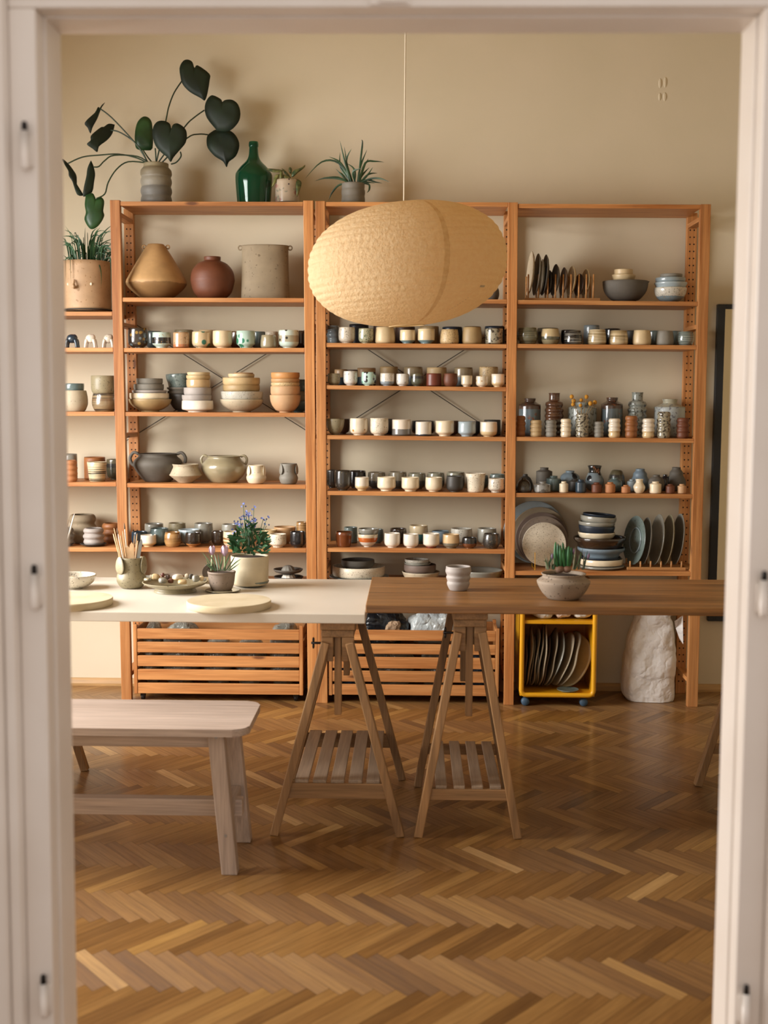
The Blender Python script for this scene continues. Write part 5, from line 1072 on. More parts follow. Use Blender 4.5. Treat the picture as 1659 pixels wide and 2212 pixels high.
# big leaved plant on top of the left rack
YP = D+.14; px0, px1 = 305, 371; c = at(338, 434, YP); z0 = shelf_z('left', 0, c.x)
A = lambda x, y: (120+x/3.95, 100+y/3.95)
root = potted('philodendron', 'big heart-leaved plant in a ribbed grey pot, top of left rack', c.x, YP, z0)
ph = at(338, 354, YP).z-z0
link('pot', pot_bm([(0, 0), (.9, 0), (.93, .05), (1, .1), (.97, .19), (.93, .24), (1, .32), (.98, .41), (.93, .46), (1, .55), (.97, .64), (.93, .68), (1, .74), (.98, .84), (.84, .9), (.8, .93), (.8, 1)], 33*mpp(YP), ph), gm('greyrib'), root, smooth=True); soil(root, 33*mpp(YP)*.72, ph*.93)
leaves = [
 ([(1075, 300), (1058, 190), (1085, 125), (1125, 110), (1165, 130), (1183, 180), (1210, 158), (1310, 230), (1312, 290), (1297, 405), (1275, 465), (1240, 445), (1150, 395), (1095, 340)], .04, .015, (.1, .1)),
 ([(1420, 472), (1405, 445), (1330, 410), (1285, 455), (1270, 530), (1290, 610), (1360, 700), (1390, 725), (1490, 725), (1560, 660), (1580, 580), (1560, 500), (1510, 458), (1450, 455)], .02, .02, (-.1, .1)),
 ([(1350, 712), (1300, 750), (1288, 800), (1300, 870), (1360, 940), (1430, 985), (1462, 1035), (1480, 990), (1540, 940), (1568, 850), (1550, 780), (1500, 725), (1420, 700)], .05, .02, (0, .1)),
 ([(825, 700), (818, 645), (790, 605), (745, 598), (700, 640), (683, 700), (678, 790), (685, 860), (710, 885), (770, 890), (830, 870)], .05, .02, (.1, .1)),
 ([(985, 700), (970, 655), (920, 632), (865, 640), (832, 690), (830, 770), (855, 850), (900, 905), (955, 950), (985, 990), (1010, 950), (1060, 890), (1110, 820), (1118, 740), (1095, 690), (1040, 655), (1000, 665)], -.06, .02, (.05, .1)),
 ([(410, 465), (385, 495), (375, 525), (358, 515), (335, 570), (265, 665), (285, 705), (305, 750), (318, 700), (352, 620), (378, 530)], .0, .012, (.8, 0)),
 ([(485, 650), (440, 648), (405, 680), (385, 685), (350, 720), (312, 775), (312, 815), (285, 850), (330, 885), (365, 910), (375, 860), (430, 800), (470, 730)], .02, .014, (.6, .2)),
 ([(52, 968), (62, 962), (105, 1000), (150, 1060), (175, 1110), (190, 1230), (240, 1270), (190, 1270), (150, 1160), (118, 1110), (105, 1050)], -.02, .01, (.5, .3)),
 ([(297, 970), (315, 1010), (330, 1080), (325, 1150), (312, 1245), (250, 1290), (245, 1240), (265, 1120), (272, 1040)], -.04, .012, (.5, .1)),
 ([(255, 1270), (310, 1250), (335, 1285), (342, 1300), (385, 1285), (412, 1320), (405, 1400), (415, 1450), (380, 1520), (330, 1560), (290, 1552), (250, 1480), (262, 1420), (250, 1350)], -.06, .015, (.1, .1))]
PALE = leafmat('lower_leaf', '1d3a20', '2c5128', .4)
for i, (pts, dy, cup, tl) in enumerate(leaves): polyleaf('leaf', [A(*p) for p in pts], YP+dy, root, PALE if i in (3, 9) else DG, cup=cup*.5, tilt=tl)
stems = [[(1075, 300), (1010, 400), (965, 520), (940, 640), (860, 990)], [(1270, 545), (1180, 610), (1100, 690), (870, 1000)], [(1300, 755), (1220, 750), (1120, 785), (900, 1000)], [(375, 528), (480, 610), (640, 780), (740, 900), (790, 1010)],
         [(470, 715), (540, 730), (640, 790), (700, 850), (800, 1010)], [(105, 1000), (230, 945), (380, 928), (540, 920), (700, 955), (800, 1010)], [(325, 1030), (370, 1025), (420, 975), (500, 930), (700, 940), (800, 1000)],
         [(345, 1300), (420, 1260), (450, 1160), (520, 1050), (620, 985), (780, 995)], [(750, 890), (790, 950), (840, 1010)], [(850, 870), (855, 930), (858, 1010)], [(1065, 900), (1070, 940), (1030, 990), (985, 1005)]]
sdy = [.04, .02, .05, 0, .02, -.02, -.04, -.06, .04, 0, 0]
for st, dy in zip(stems, sdy):
    n = len(st); bm = bmesh.new(); P = [at(*A(*p), YP+dy*(1-i/(n-1)))-root.location for i, p in enumerate(st)]; tube(bm, spline(P, 4), .0032, 7); link('stem', bm, STM, root, smooth=True)
# green glass bottle
YG = D+.15; c = at(548.5, 435, YG); z0 = shelf_z('left', 0, c.x); s = mpp(YG)
pr = [(33, 0), (35, 2), (36, 12), (38.5, 45), (39, 62), (37, 70), (28, 82), (16, 94), (11, 104), (9.6, 115), (9.2, 121), (9.2, 123), (10.2, 124), (10.2, 130), (9.4, 134)]
sp = spline([(a*s, b*s, 0) for a, b in pr], 3); out = [(0, 0)]+[(v.x, max(v.y, 0)) for v in sp]; inn = [(a-.003, b) for a, b in reversed(out[1:]) if b > .004]+[(0, .006)]
bm = bmesh.new(); lathe(bm, out+inn, 48); m, nt, N, L_, B = mat('green_bottle_glass'); B.inputs['Base Color'].default_value = srgb('1b8a66'); B.inputs['Transmission Weight'].default_value = .9; B.inputs['Roughness'].default_value = .06; B.inputs['IOR'].default_value = 1.45
va = N.new('ShaderNodeVolumeAbsorption'); va.inputs[0].default_value = (.03, .42, .26, 1); va.inputs[1].default_value = 90; L_.new(va.outputs[0], N['Material Output'].inputs['Volume'])
o = link('glass_bottle', bm, m, smooth=True, loc=(c.x, YG, z0+.0003)); tag(o, 'large dark green glass bottle standing on top of the left rack', 'bottle')
# small variegated plant
YV = D+.13; c = at(621, 432, YV); z0 = shelf_z('left', 0, c.x); s = mpp(YV)
o = link('saucer', pot_bm('plate', 31*s, .012), gm('dgrey'), smooth=True, loc=(at(621, 430, YV).x, YV, z0)); tag(o, 'dark saucer under the pinkish glazed pot', 'saucer')
root = potted('variegated_plant', 'small variegated plant in a pinkish glazed pot on the left rack', c.x, YV, z0+.006); ph = at(621, 390, YV).z-z0-.006
link('pot', pot_bm('straight', 26*s, ph), gm('pinkish'), root, smooth=True); soil(root, 23*s, ph*.9)
VG = leafmat('variegated_leaf', '2c4226', '8a8a55', .4, 30); VA = lambda x, y: (490+x/4.1475, 280+y/4.1475)
for pts, dy in (([(355, 352), (420, 350), (490, 358), (500, 370), (450, 385), (400, 380)], -.02), ([(470, 395), (430, 410), (415, 470), (405, 520), (440, 480), (465, 430)], -.03), ([(480, 370), (500, 380), (500, 450), (478, 455), (472, 400)], -.02), ([(490, 345), (530, 370), (575, 430), (560, 430), (520, 395)], .01),
                ([(570, 335), (585, 355), (575, 400), (555, 370), (555, 340)], .02), ([(700, 310), (695, 335), (640, 385), (590, 430), (580, 400), (610, 360), (660, 340)], .0), ([(610, 435), (650, 450), (668, 480), (650, 560), (630, 600), (622, 540), (615, 470)], -.035), ([(500, 400), (540, 410), (575, 440), (540, 455), (505, 430)], -.01)):
    polyleaf('leaf', [VA(*p) for p in pts], YV+dy, root, VG, cup=.006, tilt=(.2, .2))
# spider plant
YR = D+.14; c = at(763, 430, YR); z0 = shelf_z('middle', 0, c.x); s = mpp(YR)
o = link('saucer', pot_bm('plate', 32*s, .012), gm('olive'), smooth=True, loc=(c.x, YR, z0)); tag(o, 'olive saucer under the grey spider plant pot', 'saucer')
root = potted('spider_plant', 'spiky spider plant in a low grey ribbed pot, middle rack top', c.x, YR, z0+.006); ph = at(763, 397, YR).z-z0-.006
link('pot', pot_bm([(0, 0), (.85, 0), (.93, .05), (1, .18), (.98, .35), (.96, .42), (1, .55), (.99, .68), (.95, .74), (.97, .85), (.96, 1)], 25*s, ph), gm('grey'), root, smooth=True); soil(root, 22*s, ph*.9)
SB = [[(1120, 480), (1060, 300), (1012, 95)], [(1180, 470), (1195, 300), (1215, 120), (1205, 92)], [(1130, 480), (1080, 330), (1052, 150)], [(1100, 480), (1070, 280), (1118, 170)], [(1170, 470), (1200, 320), (1258, 175)], [(1190, 470), (1230, 330), (1270, 258)], [(1120, 470), (1020, 300), (915, 243)],
      [(1120, 480), (1000, 300), (850, 290), (700, 440)], [(1110, 480), (1000, 440), (880, 435), (785, 462)], [(1100, 485), (1000, 430), (860, 430)], [(1180, 480), (1240, 300), (1330, 285), (1410, 292)], [(1190, 480), (1290, 440), (1380, 440), (1460, 472)], [(1190, 480), (1260, 450), (1330, 470), (1395, 480)],
      [(1080, 480), (1000, 500), (940, 570), (910, 638)], [(1200, 480), (1270, 490), (1275, 540), (1255, 565)], [(1190, 470), (1250, 420), (1310, 335)], [(1200, 470), (1270, 400), (1350, 390)], [(1140, 480), (1150, 400), (1130, 340), (1070, 300)], [(1100, 480), (1040, 420), (975, 350)], [(1170, 480), (1220, 400), (1278, 338)], [(1150, 480), (1130, 380), (1160, 350)], [(1120, 480), (1020, 340), (1015, 200)], [(1150, 470), (1130, 380), (1215, 345)], [(1180, 480), (1240, 470), (1330, 480)], [(1090, 480), (1030, 400), (1000, 385)]]
for i, b in enumerate(SB):
    bm = bmesh.new(); n = len(b); dd = ((i*37) % 11-5)*.009; ribbon(bm, [at(*VA(*p), YR+dd*j/(n-1))-root.location for j, p in enumerate(b)], .0088, .3); o = link('leaf', bm, SG, root, smooth=True)
# grassy plant in the face pot
YA = D+.12; s = mpp(YA); xc_ = at(188, 620, YA).x; z0 = shelf_z('farleft', 1, xc_)
o = link('saucer', pot_bm('plate', 54*s, .014), gm('charcoal'), smooth=True, loc=(xc_, YA, z0)); tag(o, 'dark saucer under the pot with a face, far left bay', 'saucer')
root = potted('grassy_plant', 'trailing grassy plant in a large clay pot with a face', xc_, YA, z0+.007); ph = at(188, 566, YA).z-z0-.007; rr = 50*s
link('pot', pot_bm([(0, 0), (.94, 0), (.99, .03), (1, .08), (1, .9), (.985, 1)], rr, ph, seg=48), gm('facepot'), root, smooth=True); soil(root, rr*.93, ph*.93)
bm = bmesh.new(); n0 = at(161, 614, YA-rr)-root.location; tube(bm, spline([n0+Vector((0, -.002, .02)), n0+Vector((0, -.014, .0)), n0+Vector((0, -.017, -.012)), n0+Vector((0, -.002, -.014))], 4), [.003]*2+[.005]*3+[.008]*4+[.008]*3+[.005], 8); link('nose', bm, gm('facepot'), root, smooth=True)
bm = bmesh.new()
for ex in (145, 196): q = at(ex, 613, YA-rr*.97)-root.location; q.y = -math.sqrt(max(rr*rr-q.x*q.x, 0)); bmesh.ops.create_uvsphere(bm, u_segments=10, v_segments=8, radius=1, matrix=Matrix.Translation(q) @ Matrix.Diagonal((.006, .003, .007, 1)))
link('eyes', bm, gm('cream'), root, smooth=True)
rnd = random.Random(5)
for i in range(98):
    a = rnd.uniform(0, 2*math.pi); r0 = rr*rnd.uniform(.1, .8); p0 = Vector((math.cos(a)*r0, math.sin(a)*r0, ph*.93)); hgt = rnd.uniform(.07, .19); out_ = rnd.uniform(.02, .09)
    p1 = p0+Vector((math.cos(a)*out_*.3, math.sin(a)*out_*.3, hgt*.7)); p2 = p0+Vector((math.cos(a)*out_*1.2, math.sin(a)*out_*.8, hgt*rnd.uniform(.4, 1.1)))
    pts = [p0, p1, p2]
    if i % 9 == 0: pts = [p0, p0+Vector((math.cos(a)*.05, math.sin(a)*.05, .035)), Vector((math.cos(a)*rr*1.12, math.sin(a)*rr*1.12, ph*.8)), Vector((math.cos(a)*rr*1.1, math.sin(a)*rr*1.1, ph*rnd.uniform(.3, .6)))]
    if any(p.y > .155 for p in pts): pts = [Vector((p.x, min(p.y, .12), p.z)) for p in pts]
    bm = bmesh.new(); ribbon(bm, pts, .007, .3, tw=a); link('grass_blade', bm, MG, root, smooth=True)
# ------------------------------------------------ yellow flowers in the textured vase
vx = [o for o in bpy.data.objects if o.get('label', '').startswith('textured ribbed vase holding')][0].location
YFm = plain('yellow_craspedia', 'b27a1c', .8, c2='c98f2a', nscale=300, bmp=.5); STB = plain('dry_stem', '8a6f45', .8)
vh = max(v.co.z for v in [o for o in bpy.data.objects if o.get('label', '').startswith('textured ribbed vase holding')][0].data.vertices)
for i, (fx, fy, fr) in enumerate(((523, 97, 4.6), (538, 130, 4.8), (533, 157, 4.2), (597, 123, 3.9), (592, 165, 3.9), (638, 98, 4.6), (669, 150, 5), (704, 141, 4.6))):
    Yq = vx.y+(.012 if i % 2 else -.006); p = at(1090+fx/3.606, 830+fy/3.606, Yq); root = empty('dried_flower', p); fr *= 1.0
    tag(root, 'yellow ball flower, %s from left in the textured vase' % ORD[i+1], 'flower', 'yellow ball flowers in the textured vase')
    bm = bmesh.new(); bmesh.ops.create_uvsphere(bm, u_segments=16, v_segments=12, radius=fr*mpp(Yq)*.95); bmesh.ops.scale(bm, verts=bm.verts, vec=(1, 1, 1.08)); link('flower_head', bm, YFm, root, smooth=True)
    q = Vector((vx.x+(p.x-vx.x)*.12, vx.y, vx.z+vh*.75)); bm = bmesh.new(); tube(bm, spline([Vector((0, 0, 0)), (q-p)*.6+Vector((0, 0, -.004)), q-p], 3), .0012, 6); link('stem', bm, STB, root, smooth=True)
bv = [o for o in bpy.data.objects if o.get('label', '').startswith('black and blue flared')][0]
root = empty('dried_sprig', bv.location+Vector((0, -.03, .085))); tag(root, 'brown dried sprig in front of the black and blue vase', 'dried flower'); rnd = random.Random(2); bm = bmesh.new(); b2 = bmesh.new()
for i in range(5):
    e = Vector((rnd.uniform(-.014, .014), rnd.uniform(-.012, .0), rnd.uniform(.0, .03))); tube(bm, [(0, .02, -.03), e], .0008, 5)
    for j in range(4): bmesh.ops.create_icosphere(b2, subdivisions=1, radius=.003, matrix=Matrix.Translation(e+Vector((rnd.uniform(-.005, .005), rnd.uniform(-.004, .004), rnd.uniform(-.005, .005)))))
link('stems', bm, STB, root); link('seed_heads', b2, plain('dried_brown', '8b5a3a', .9), root)
# ------------------------------------------------ things on the white table
def on_white(px, py): return atz(px, py, ZW)
def on_dark(px, py): return atz(px, py, ZD)
PLS = plain('plaster', 'c2b18e', .8, c2='cdbd9e', nscale=14, bmp=.3)
for (cx_, cy_, w_, lab) in ((494.5, 1292, 185, 'round plaster bat lying in the middle of the white table'), (152, 1287, 184, 'round plaster bat cut off by the left door frame')):
    th = .024; c = atz(cx_, cy_+4, ZW+th); r = w_/2*mpp(c.y); bm = bmesh.new(); lathe(bm, [(0, 0), (r*.97, 0), (r*.995, .003), (r, th-.004), (r*.985, th), (0, th)], 72)
    for v in bm.verts: q = 1+.012*noise.noise(Vector((v.co.x*12, v.co.y*12, cx_))); v.co.x *= q; v.co.y *= q
    o = link('plaster_bat', bm, PLS, loc=(c.x, c.y, ZW)); tag(o, lab, 'plaster bat', 'plaster bats on the white table')
    for f in o.data.polygons: f.use_smooth = abs(f.normal.z) < .5
ZT6 = lambda x, y: (130+x/2.9625, 1070+y/2.9625)
def tpot(kind, shape, g_, xl, xr, yt, yb, lab, cat, zt0=None, seg=36, solid=None):
    zt0 = ZW if zt0 is None else zt0; (a, y1), (b, y0) = ZT6(xl, yt), ZT6(xr, yb); cx_ = (a+b)/2; 
    c = atz(cx_, y0, zt0); r0 = (b-a)/2*mpp(c.y+.04); Yc = c.y+r0*.55; r = (b-a)/2*mpp(Yc); h = at(cx_, y1, Yc+r*.8).z-zt0
    o = link(kind, pot_bm(shape, r, h, seg=seg), gm(g_), smooth=True, loc=(at(cx_, y0, Yc).x, Yc, zt0+.0003))
    if lab: tag(o, lab, cat)
    return o, r, h
bo, r, h = tpot('bowl', 'deep', 'milky', -50, 232, 492, 605, 'speckled grey-white bowl of stones beside the door frame', 'bowl')
for i, (dx, dy, rr_) in enumerate(((-.03, -.02, .016), (.0, -.03, .017), (.03, .0, .012), (-.05, .02, .015))):
    bm = lump(rr_, rr_, rr_*.75, i*4.1, .15, 3); o = link('pebble', bm, gm(['mauve', 'stonel', 'grey', 'choc'][i]), smooth=True, loc=(bo.location.x+dx, bo.location.y+dy, ZW+h*.42)); tag(o, '%s round stone in the speckled bowl at the table edge' % ['brown', 'pale', 'grey', 'dark'][i], 'stone', 'stones in the speckled bowl')
jar, r, h = tpot('jar', [(0, 0), (.6, 0), (.8, .06), (.98, .22), (1, .34), (.92, .48), (.84, .58), (.8, .7), (.79, .85), (.82, 1)], 'olive', 362, 552, 388, 600, 'olive brush jar with hanging ear flaps on the white table', 'jar')
for sg in (-1, 1):
    bm = bmesh.new(); bmesh.ops.create_uvsphere(bm, u_segments=20, v_segments=12, radius=1)
    for v in bm.verts: v.co = Vector((v.co.x*.022*(1.1-.2*v.co.z), v.co.y*.005, v.co.z*.032))
    e = link('ear_flap', bm, gm('olive'), jar, smooth=True, ); ph_ = math.radians(42 if sg < 0 else 78); e.location = (sg*math.sin(ph_)*(r*.86+.004), -math.cos(ph_)*(r*.86+.004), h*.77); e.rotation_euler = (0, 0, sg*ph_)
WD = plain('pale_tool_wood', 'b8946a', .55, c2='cba880', nscale=30); PBR = plain('white_tool', 'cfc6ba', .4); STL = plain('steel_tool', '8d9094', .3, metal=.8)
tools = [(345, 655, 9, 'stick', 'pale stick leaning furthest left'), (340, 690, 11, 'stick', 'wooden handle leaning left'), (370, 690, 8, 'brush', 'brush with white handle'), (385, 700, 10, 'stick', 'round wooden handle'), (400, 672, 7, 'stick', 'thin grey handle'), (413, 660, 9, 'brush', 'tallest brush handle'), (430, 765, 26, 'paddle', 'flat wooden spatula in front'), (458, 745, 30, 'paddle', 'broad flat wooden spatula'), (492, 690, 9, 'stick', 'straight wooden rod'), (497, 735, 12, 'stick', 'thick pale rod'), (520, 725, 22, 'paddle', 'steel palette blade'), (475, 700, 7, 'stick', 'thin pale rod')]
for i, (tx, ty, tw_, kd, lab) in enumerate(tools):
    p = at(130+tx/2.9625, 920+ty/2.9625, jar.location.y+((i*5) % 7-3)*.006); q = jar.location+Vector(((p.x-jar.location.x)*.3, (p.y-jar.location.y)*.3, .03)); root = empty('pottery_tool' if kd != 'brush' else 'paint_brush', q); e = p-q
    wv_ = tw_/2.9625*mpp(4.4)
    if kd == 'paddle':
        bm = bmesh.new(); d = e.normalized(); sd = Vector((1, 0, 0)); n = 10; prev = None; st_ = bmesh.new()
        pts = []
        for j in range(13):
            t = j/12; z_ = e*(.25+.75*t); ww = wv_/2*(1 if t < .8 else math.sqrt(max(0, 1-((t-.8)/.2)**2))) if t > .3 else wv_/2*(.45+.55*t/.3); pts.append((z_, max(ww, .0006)))
        for s_ in (-.0012, .0012):
            l_ = [bm.verts.new(z_-sd*w_+Vector((0, s_, 0))) for z_, w_ in pts]; r2 = [bm.verts.new(z_+sd*w_+Vector((0, s_, 0))) for z_, w_ in pts]
            for j in range(12): bm.faces.new((l_[j], r2[j], r2[j+1], l_[j+1]))
            if s_ < 0: L1, R1 = l_, r2
            else:
                for j in range(12): bm.faces.new((L1[j], L1[j+1], l_[j+1], l_[j])); bm.faces.new((R1[j], r2[j], r2[j+1], R1[j+1]))
                bm.faces.new((L1[0], l_[0], r2[0], R1[0])); bm.faces.new((L1[-1], R1[-1], r2[-1], l_[-1]))
        link('blade', bm, STL if 'steel' in lab else WD, root); bm = bmesh.new(); tube(bm, [(0, 0, 0), e*.3], .003, 8); link('handle', bm, WD, root, smooth=True)
    else:
        bm = bmesh.new(); tube(bm, [(0, 0, 0), e*.5, e*.9, e], [wv_/2, wv_/2, wv_/2*.9, wv_/2*.5], 10); link('handle', bm, PBR if kd == 'brush' else WD, root, smooth=True)
        if kd == 'brush': bm = bmesh.new(); tube(bm, [e, e*1.04, e*1.12], [wv_*.5, wv_*.6, .0008], 10); link('bristles', bm, plain('bristle', '6d5a48', .9), root, smooth=True)
    tag(root, lab+' in the olive brush jar', 'brush' if kd == 'brush' else 'tool', 'tools in the olive brush jar')
# brush tips rising behind the door frame
cb_ = on_white(139, 1262); o = link('cup', pot_bm('straight', .035, .085), gm('stonel'), smooth=True, loc=(cb_.x-.05, cb_.y+.1, ZW)); tag(o, 'stone coloured brush cup behind the left door frame', 'cup')
for i, (tx, ty, lab) in enumerate(((92, 562, 'pale'), (52, 600, 'brown'))):
    p = at(130+tx/2.9625, 920+ty/2.9625, o.location.y); q = o.location+Vector((.0, 0, .02)); root = empty('paint_brush', q); e = p-q; bm = bmesh.new(); tube(bm, [(0, 0, 0), e*.9, e], [.003, .003, .0015], 8); link('handle', bm, WD if i else PBR, root, smooth=True); tag(root, lab+' brush handle sticking out beside the left door frame', 'brush')
# footed dish of pebbles
dish, r, h = tpot('dish', [(0, 0), (.66, 0), (.64, .15), (.6, .36), (.66, .45), (.88, .68), (1, .95), (1, 1)], 'olive', 527, 947, 528, 632, 'wide footed olive dish heaped with pebbles and shells', 'dish', seg=48)
peb = [(610, 525, 33, 22, 'sand', 'tan'), (657, 512, 14, 15, 'red', 'translucent red'), (655, 548, 42, 20, 'lightgrey', 'shiny silver-grey'), (708, 550, 24, 17, 'redm', 'dark red'), (752, 528, 44, 22, 'creamtan', 'cream shell-like'), (782, 556, 48, 16, 'sand', 'flat sandy'), (812, 520, 20, 18, 'stonel', 'pale'), (868, 535, 32, 24, 'lightgrey', 'ribbed grey'), (905, 535, 26, 18, 'beige', 'beige'), (560, 540, 32, 12, 'oliveg', 'flat olive'), (838, 522, 20, 18, 'dgrey', 'dark grey'), (925, 540, 18, 12, 'greyspeck', 'small speckled'), (690, 525, 18, 16, 'choc', 'brown'), (585, 520, 14, 12, 'stonel', 'small pale')]
for i, (cx_, cy_, w_, h_, g_, lab) in enumerate(peb):
    zc_ = ZW+h*.78; x_, y_ = ZT6(cx_, cy_); Yq = dish.location.y+[.0, .02, -.03, -.01, .0, -.035, .03, -.02, .0, -.02, .02, .0, .025, .03][i]; p = at(x_, y_, Yq); sz = w_/2.9625*mpp(Yq)
    bm = lump(sz*.75, sz*.62, h_/2.9625*mpp(Yq)*.95, i*1.9, .12, 3); o = link('pebble', bm, gm(g_), smooth=True, loc=(p.x, Yq, max(p.z-h_/2.9625*mpp(Yq)*.8, ZW+h*.55))); o.rotation_euler = (0, 0, i); tag(o, lab+' pebble in the footed dish', 'pebble', 'pebbles in the footed dish')
# flat dishes behind
for xl, xr, yt, yb, sh, g_, lab in ((693, 832, 462, 500, [(0, 0), (.35, 0), (.3, .3), (.35, .6), (.9, .78), (1, 1)], 'taupe', 'small brown footed dish behind the pebble dish'), (535, 655, 476, 520, 'plate', 'lightgrey', 'pale plate behind the brush jar'), (660, 790, 487, 512, 'plate', 'beige', 'beige plate half hidden behind the pebbles')):
    a, y1 = ZT6(xl, yt); b, y0 = ZT6(xr, yb); c = atz((a+b)/2, y1+3, ZW+.02); r = (b-a)/2*mpp(c.y); o = link('dish' if 'dish' in lab else 'plate', pot_bm(sh, r, .02 if 'brown' in lab else .012), gm(g_), smooth=True, loc=(c.x, min(c.y, B.y-r*1.02 if False else atz(700, 1253, ZW).y-r), ZW)); tag(o, lab, 'dish')
# crocus pot
cp, r, h = tpot('pot', [(0, 0), (.62, 0), (.72, .06), (.86, .3), (.93, .6), (.97, .88), (1, .9), (1, 1)], 'taupe', 943, 1125, 482, 622, None, None)
root = potted('crocus_plant', 'pink-violet crocuses in a rough brown pot on the white table', *cp.location[:2], ZW); cp.parent = root; cp.location = (0, 0, 0); soil(root, r*.9, h*.9); V6 = lambda x, y, dy=0: at(*ZT6(x, y), root.location.y+dy)-root.location
PET = plain('crocus_petal', 'b79ab0', .5, c2='cfb4c4', nscale=40); CST = plain('crocus_stem', '8ea070', .6, c2='a9b58c'); CG = leafmat('crocus_leaf', '3f5a3a', '5f7a55', .45, 30)
for fx, fy, s_ in ((972, 365, 1), (1052, 372, 1.15)):
    c0_ = V6(fx, fy+25); fl_ = None; bm = bmesh.new()
    for k in range(6):
        a = k*math.pi/3; d = Vector((math.cos(a), math.sin(a)*.9, 0)); q = [c0_, c0_+d*.009*s_+Vector((0, 0, .012*s_)), c0_+d*.010*s_+Vector((0, 0, .024*s_)), c0_+d*.008*s_+Vector((0, 0, .033*s_))]; sd = Vector((-d.y, d.x, 0)); prev = None
        for j, (p_, ww) in enumerate(zip(q, (.002, .0075, .0075, .0015))):
            cur = (bm.verts.new(p_-sd*ww*s_), bm.verts.new(p_+sd*ww*s_))
            if prev: bm.faces.new((prev[0], prev[1], cur[1], cur[0]))
            prev = cur
    link('crocus_flower', bm, PET, root, smooth=True)
    bm = bmesh.new(); tube(bm, [V6(fx+(fx-1020)*.1, 490), c0_], .0028, 8); link('flower_stem', bm, CST, root, smooth=True)
rnd = random.Random(9)
for i, b in enumerate(([(990, 490), (960, 440), (905, 365)], [(1000, 490), (960, 470), (925, 440)], [(1000, 490), (975, 420), (945, 380)], [(1010, 490), (1000, 430), (985, 380)], [(1020, 490), (1035, 430), (1040, 380)], [(1040, 490), (1070, 420), (1095, 365)], [(1060, 490), (1100, 430), (1120, 390)], [(1070, 490), (1120, 440), (1162, 410)], [(1080, 490), (1110, 470), (1150, 440)], [(1030, 490), (1015, 420), (1010, 375)], [(1050, 490), (1060, 450), (1085, 400)], [(1000, 490), (950, 450), (935, 410)])):
    bm = bmesh.new(); dd = rnd.uniform(-.02, .02); ribbon(bm, [V6(*p, dd*(j+.5)) for j, p in enumerate(b)], .0045, .3); link('leaf', bm, CG, root, smooth=True)
c = on_white(*ZT6(1035, 622)); o = link('saucer', pot_bm('plate', .062, .006), gm('oliveg'), smooth=True, loc=(c.x, root.location.y-.005, ZW-.0)); tag(o, 'thin tan dish peeping out under the crocus pot', 'saucer'); root.location.z += .0035
# forget-me-nots
p2, r, h = tpot('pot', [(0, 0), (.84, 0), (.93, .03), (.97, .1), (.98, .4), (1, .9), (1, 1)], 'creampot', 1092, 1337, 374, 580, None, None, ZW+.006, 48)
root = potted('forget_me_not', 'blue forget-me-nots in a large cream pot on the white table', *p2.location[:2], ZW+.006); p2.parent = root; p2.location = (0, 0, 0); soil(root, r*.93, h*.94); FY = root.location.y
sc_ = link('saucer', pot_bm([(0, 0), (.6, 0), (.75, .3), (.97, .7), (1, 1)], 117/2.9625*mpp(FY), .02), gm('tealg'), smooth=True, loc=(p2.location.x+root.location.x+.004, FY, ZW)); tag(sc_, 'grey-green saucer under the large cream flower pot', 'saucer')
V7 = lambda x, y, dy=0: at(*ZT6(x, y), FY+dy)-root.location
FG = leafmat('forget_leaf', '173d22', '2a5a30', .5, 30); BLU = plain('forget_flower_blue', '4b5a9e', .6, c2='7480bb', nscale=200)
rnd = random.Random(11)
for i in range(95):
    a = rnd.uniform(0, 2*math.pi); t = rnd.random(); hx = rnd.uniform(-95, 95); yy = 375-rnd.random()**.8*205*(1-abs(hx)/190); st = V7(1215+hx*.6, 378, math.sin(a)*.03); en = V7(1212+hx*1.15, yy, math.sin(a)*.06)
    bm = bmesh.new()
    d = Vector((math.cos(a)*.6+hx*.006, math.sin(a)*.6, rnd.uniform(-.1, .6))).normalized(); ln = rnd.uniform(.022, .034)
    ribbon(bm, [en-d*ln*.3+Vector((0, 0, -.004)), en+d*ln*.4, en+d*ln], rnd.uniform(.009, .013), .15, tw=a); link('leaf', bm, FG, root, smooth=True)
fst = [(1172, 62), (1240, 78), (1150, 150), (1125, 178), (1205, 115), (1190, 105), (1235, 155), (1300, 150), (1322, 148), (1190, 190), (1215, 195), (1150, 190), (1235, 190), (1110, 230), (1200, 215), (1165, 175), (1208, 130), (1180, 140), (1245, 165), (1320, 195)]
for i, (fx, fy) in enumerate(fst):
    dd = rnd.uniform(-.04, .03); e = V7(fx, fy, dd); bm = bmesh.new(); tube(bm, spline([V7(1215+(fx-1215)*.3, 376), V7(1212+(fx-1212)*.7, 250+(fy-150)*.3, dd*.5), e], 3), .0011, 6); link('flower_stem', bm, FG, root, smooth=True)
    bm = bmesh.new()
    for k in range(rnd.randint(4, 7)):
        q = e+Vector((rnd.uniform(-.009, .009), rnd.uniform(-.008, .004), rnd.uniform(-.008, .008))); nrm = Vector((rnd.uniform(-.5, .5), -1, rnd.uniform(-.2, .8))).normalized(); tq = nrm.to_track_quat('Z', 'Y').to_matrix(); cv = bm.verts.new(q)
        ring = [bm.verts.new(q+tq @ Vector(((.0042 if j % 2 == 0 else .0024)*math.cos(j*math.pi/5), (.0042 if j % 2 == 0 else .0024)*math.sin(j*math.pi/5), .0006))) for j in range(10)]
        for j in range(10): bm.faces.new((cv, ring[j], ring[(j+1) % 10]))
    link('flower_cluster', bm, BLU, root)
